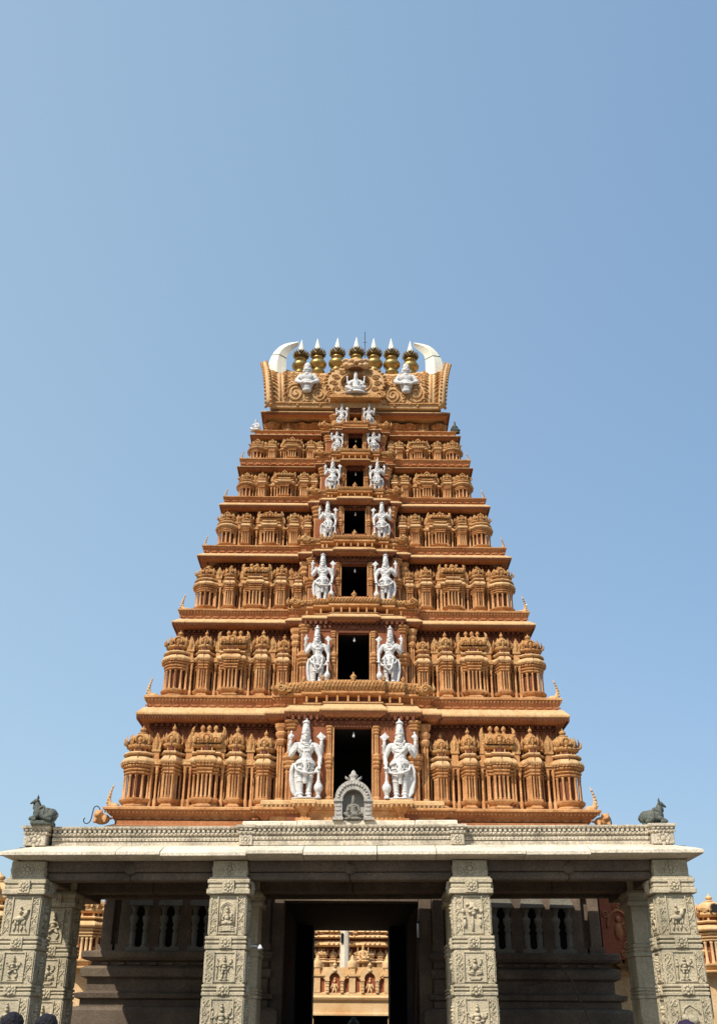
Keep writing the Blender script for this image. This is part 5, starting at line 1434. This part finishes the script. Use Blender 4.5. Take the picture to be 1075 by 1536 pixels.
# orange compound walls on both sides of the tower
TK = shrine(.95, .5, 2.1, 'kuta', False).mesh('wall_turret', [TMP, TMP, TMR, TMR, TMP])
TK2 = shrine(1.25, .6, 2.6, 'corner', False).mesh('wall_turret', [TMP, TMP, TMR, TMR, TMP])
RP = random.Random(5)
for sg, side in ((-1, 'left'), (1, 'right')):
    w = empty('compound_wall', (sg * 6.9, 31.0, 0)); tag(w, f'ornate orange compound wall with small turrets {side} of the tower', 'wall')
    mb = MB(); L = 16
    mb.m = 0; mb.box(0, sg * L, .3, .9, 0, 3.0); mb.box(0, sg * L, .45, .9, 3.0, 4.1)
    put('wall_body', (mb, [TMP]), w)
    mb = MB(); a, b = (0, L) if sg > 0 else (-L, 0)
    pl = [(a, .3), (b, .3)]
    for z in (2.9, 3.42):
        mb.sweep(pl, [(0, z), (.18, z + .05), (.24, z + .14), (.1, z + .2), (-.15, z + .22)], False, False)
    mb.sweep(pl, [(-.15, 4.0), (.1, 4.06), (.14, 4.14), (.0, 4.22), (-.4, 4.24)], False, False)
    dots(mb, pl, .05, 3.36, .2, .12, .08, .06, False, 'drop')
    put('wall_ledge', (mb, [TMP]), w)
    for j in range(9):
        x = .55 + 1.15 * j
        if sg < 0: x = .62 + 1.36 * j
        big = (sg < 0 and j == 2)
        put('wall_turret', TK2 if (sg < 0 and j in (2, 5)) else TK, w, (sg * (x + (.62 if sg > 0 else 0)), .34, 3.0 if not big else 2.95))
        mb = MB(); xx = sg * (x + (.62 if sg > 0 else 0) + .6)
        mb.m = 1; mb.box(xx - .22, xx + .22, .42, .46, 3.64, 4.0)
        mb.m = 0; mb.ell((xx, .40, 3.76), (.1, .07, .13), 8, 6); mb.ell((xx, .38, 3.92), (.055, .05, .06), 7, 5)
        mb.m = 2; mb.box(xx - .26, xx + .26, .26, .31, 1.9, 2.7)
        put('wall_panel', (mb, [TMP, TMR, BLK]), w)
# carved red panel beside the base on the right
mb = MB(); mb.m = 0; mb.box(0, .95, 0, .3, 3.3, 5.2); mb.m = 1
for j in range(10): mb.spiral((RP.uniform(.12, .83), -.02, 3.45 + .17 * j), .11, 1.5, .03, 1 if j % 2 else -1, j, 5, 8)
mb.tube([(.47 + .3 * math.cos(a), -.02, 4.1 + .45 * math.sin(a)) for a in [PI * j / 12 for j in range(13)]], .04, 5)
mb.ell((.47, 0, 4.0), (.13, .07, .25), 8, 6); mb.ell((.47, -.03, 4.32), (.08, .06, .09), 8, 6)
o = put('relief_slab', (mb, [TMR, TER]), None, (6.98, 30.3, 0)); tag(o, 'red brown carved relief slab seen behind the right end of the porch', 'relief')
mb = MB(); mb.m = 0; mb.box(-.16, .16, -.1, .1, 0, .2); mb.m = 1; mb.tube([(0, 0, 0), (0, .1, -.35)], .025, 6); mb.box(-.13, .13, -.112, -.1, .03, .17)
o = put('flood_lamp', (mb, [WIRE, STN]), None, (10.42, 30.6, 4.55), R(30)); tag(o, 'small dark floodlight on the orange wall at the right edge', 'lamp')

# ------------------------------------------------------------------ people in front of the porch (only the crowns of their heads reach the picture)
def person(h, hairmat, shirt, legs, long_hair, hc):
    """standing figure facing the temple (+y): built facing -y, turned by the caller"""
    s = h / 1.7
    mb = MB(); sc = lambda p: (p[0] * s, p[1] * s, p[2] * s)
    def C(a, b, r0, r1): mb.cap(sc(a), sc(b), r0 * s, r1 * s, 10)
    def E(c, r): mb.ell(sc(c), tuple(q * s for q in r), 14, 10)
    for q in (-1, 1):
        C((q * .09, 0, .90), (q * .095, -.01, .48), .085, .055); C((q * .095, -.01, .48), (q * .095, .01, .08), .054, .036)
        E((q * .10, -.06, .04), (.042, .12, .036))
        C((q * .17, .0, 1.39), (q * .23, .02, 1.10), .050, .038); C((q * .23, .02, 1.10), (q * .25, -.05, .86), .036, .025)
        E((q * .252, -.065, .80), (.020, .036, .045))
        for j, L in enumerate((.070, .08, .075, .06)):
            y = -.095 + .02 * j
            mb.tube([sc((q * .253, y, .775)), sc((q * .253, y - .004, .775 - L * .6)), sc((q * .243, y, .775 - L))], [.010 * s, .009 * s, .007 * s], 6)
        mb.tube([sc((q * .25, -.10, .81)), sc((q * .243, -.12, .785)), sc((q * .238, -.125, .755))], [.011 * s, .01 * s, .008 * s], 6)
    E((0, 0, .93), (.155, .11, .12)); C((0, 0, .95), (0, 0, 1.15), .125, .125); E((0, 0, 1.27), (.165, .11, .16)); C((-.14, 0, 1.39), (.14, 0, 1.39), .062, .062)
    C((0, 0, 1.40), (0, -.015, 1.52), .056, .052)
    E((0, -.01, 1.60), (.074, .092, .10)); E((0, -.04, 1.545), (.055, .06, .05)); mb.tube([sc((0, -.095, 1.605)), sc((0, -.118, 1.57))], [.010 * s, .015 * s], 7)
    for q in (-1, 1):
        E((q * .030, -.088, 1.61), (.015, .01, .009)); E((q * .076, .005, 1.595), (.012, .024, .034))
    E((0, -.094, 1.535), (.026, .010, .008))
    root = put('person', remesh(mb, 'person', SKIN, .011, 2, .5))
    mb = MB()
    E((0, .0, 1.20), (.180, .128, .24)); C((-.14, 0, 1.385), (.14, 0, 1.385), .076, .076); C((0, 0, .92), (0, 0, 1.2), .165, .145)
    for q in (-1, 1): C((q * .17, .0, 1.39), (q * .222, .018, 1.14), .066, .056)
    put('shirt', remesh(mb, 'shirt', shirt, .013, 2, .5), root)
    mb = MB()
    E((0, 0, .93), (.168, .125, .12))
    for q in (-1, 1): C((q * .09, 0, .90), (q * .097, -.008, .48), .098, .07); C((q * .097, -.008, .48), (q * .097, .008, .10), .069, .056)
    put('trousers', remesh(mb, 'trousers', legs, .013, 2, .5), root)
    mb = MB(); rnd = random.Random(int(h * 1000))
    E((0, .012, 1.625), (.088, .100, .098)); E((0, .05, 1.57), (.080, .065, .09))
    for j in range(60):
        a = rnd.uniform(0, 2 * PI); t = rnd.uniform(.1, 1.3)
        p = (.084 * math.cos(a) * math.sin(t), .012 + .096 * math.sin(a) * math.sin(t), 1.625 + .094 * math.cos(t))
        if p[1] < -.06 and p[2] < 1.66: continue
        E(p, (.013, .016, .011))
    if long_hair: C((0, .07, 1.55), (0, .10, 1.25), .055, .03)
    put('hair', remesh(mb, 'hair', hairmat, .008, 1, .4), root)
    return root
o = person(1.66, HAIR, CL1, CL3, False, 0); o.location = (-2.52, 8.45, 0); o.rotation_euler = (0, 0, R(172)); tag(o, 'dark haired person at the bottom left edge, nearer the outer pillar', 'person', 'people at the foot of the picture')
o = person(1.65, HAIR, CL2, CL3, True, 0); o.location = (-2.21, 8.25, 0); o.rotation_euler = (0, 0, R(190)); tag(o, 'dark haired person at the bottom left, beside the second row pillar', 'person', 'people at the foot of the picture')
o = person(1.635, HAIRP, CL2, CL3, False, 0); o.location = (2.46, 8.3, 0); o.rotation_euler = (0, 0, R(180)); tag(o, 'person with dark purple hair at the bottom right corner pillar', 'person', 'people at the foot of the picture')

# ------------------------------------------------------------------ ground
mb = MB(); n = 64
vs = [(0, 0, 0)]; fs = []
rings = [8, 20, 45, 90, 200, 600, 2500]
for r in rings:
    for i in range(n): vs.append((r * math.cos(2 * PI * i / n), 30 + r * math.sin(2 * PI * i / n), 0))
for i in range(n): fs.append((0, 1 + i, 1 + (i + 1) % n))
for j in range(len(rings) - 1):
    for i in range(n):
        a = 1 + j * n + i; b = 1 + j * n + (i + 1) % n; fs.append((a, a + n, b + n, b))
mb.add(vs, fs)
o = put('ground', (mb, [GRND])); o['kind'] = 'structure'
mb = MB(); rnd = random.Random(9)
for i in range(10):
    for j in range(26):
        x0 = -6 + 1.2 * i; y0_ = -6 + 1.0 * j + (.5 if i % 2 else 0)
        h = .012 + rnd.uniform(0, .006)
        mb.box(x0 + .008, x0 + 1.192, y0_ + .008, y0_ + .992, .004, h)
o = put('paved_path', (mb, [PAVE])); o['kind'] = 'structure'

# ------------------------------------------------------------------ light, sky and camera
SUN_EL, SUN_AZ = 46., 35.     # elevation; degrees to the left of the viewer's back
d = Vector((-math.sin(R(SUN_AZ)) * math.cos(R(SUN_EL)), -math.cos(R(SUN_AZ)) * math.cos(R(SUN_EL)), math.sin(R(SUN_EL))))
sl = bpy.data.lights.new('sun', 'SUN'); sl.energy = 5.0; sl.angle = R(.53); sl.color = (1., .945, .86)
so = bpy.data.objects.new('sun', sl); COL.objects.link(so); so.rotation_euler = (-d).to_track_quat('-Z', 'Y').to_euler(); so.location = (-30, -20, 60)
wd = bpy.data.worlds.new('World'); scn.world = wd; wd.use_nodes = True
nt = wd.node_tree; bg = nt.nodes['Background']
sk = nt.nodes.new('ShaderNodeTexSky'); sk.sky_type = 'NISHITA'; sk.sun_disc = False
sk.sun_elevation = R(SUN_EL); sk.sun_rotation = math.atan2(d.x, d.y) % (2 * PI)
sk.altitude = 0; sk.air_density = 1.2; sk.dust_density = 2.2; sk.ozone_density = 1.2
# thin haze over the clear sky, whiter on the sunward (left) side
tc = nt.nodes.new('ShaderNodeTexCoord'); sp = nt.nodes.new('ShaderNodeSeparateXYZ'); nt.links.new(tc.outputs['Generated'], sp.inputs[0])
mr = nt.nodes.new('ShaderNodeMapRange'); mr.inputs[1].default_value = -.36; mr.inputs[2].default_value = .36; nt.links.new(sp.outputs[0], mr.inputs[0])
hz = nt.nodes.new('ShaderNodeMix'); hz.data_type = 'RGBA'; nt.links.new(mr.outputs[0], hz.inputs[0])
SKY = .13
hz.inputs[6].default_value = (.545 / SKY, .80 / SKY, 1.04 / SKY, 1); hz.inputs[7].default_value = (.35 / SKY, .58 / SKY, .89 / SKY, 1)
mx = nt.nodes.new('ShaderNodeMix'); mx.data_type = 'RGBA'; mx.inputs[0].default_value = .5
nt.links.new(sk.outputs[0], mx.inputs[6]); nt.links.new(hz.outputs[2], mx.inputs[7])
nt.links.new(mx.outputs[2], bg.inputs['Color']); bg.inputs['Strength'].default_value = SKY

cam = bpy.data.cameras.new('camera'); co = bpy.data.objects.new('camera', cam); COL.objects.link(co); scn.camera = co
cam.sensor_fit = 'VERTICAL'; cam.sensor_height = 36.; cam.sensor_width = 36.; cam.lens = 36. * 1511 / 1536; cam.clip_end = 6000; cam.clip_start = .1
PITCH, YAW, ROLL = math.degrees(math.atan(.511)), .24, .35
co.location = (0, 0, 1.6)
co.rotation_euler = (Matrix.Rotation(R(-YAW), 4, 'Z') @ Matrix.Rotation(R(90 + PITCH), 4, 'X') @ Matrix.Rotation(R(ROLL), 4, 'Z')).to_euler()
scn.view_settings.view_transform = 'Standard'; scn.view_settings.look = 'None'; scn.view_settings.exposure = 0; scn.view_settings.gamma = 1
scn.render.engine = 'CYCLES'
scn.render.resolution_x = 716; scn.render.resolution_y = 1024
scn.cycles.max_bounces = 6; scn.cycles.diffuse_bounces = 3
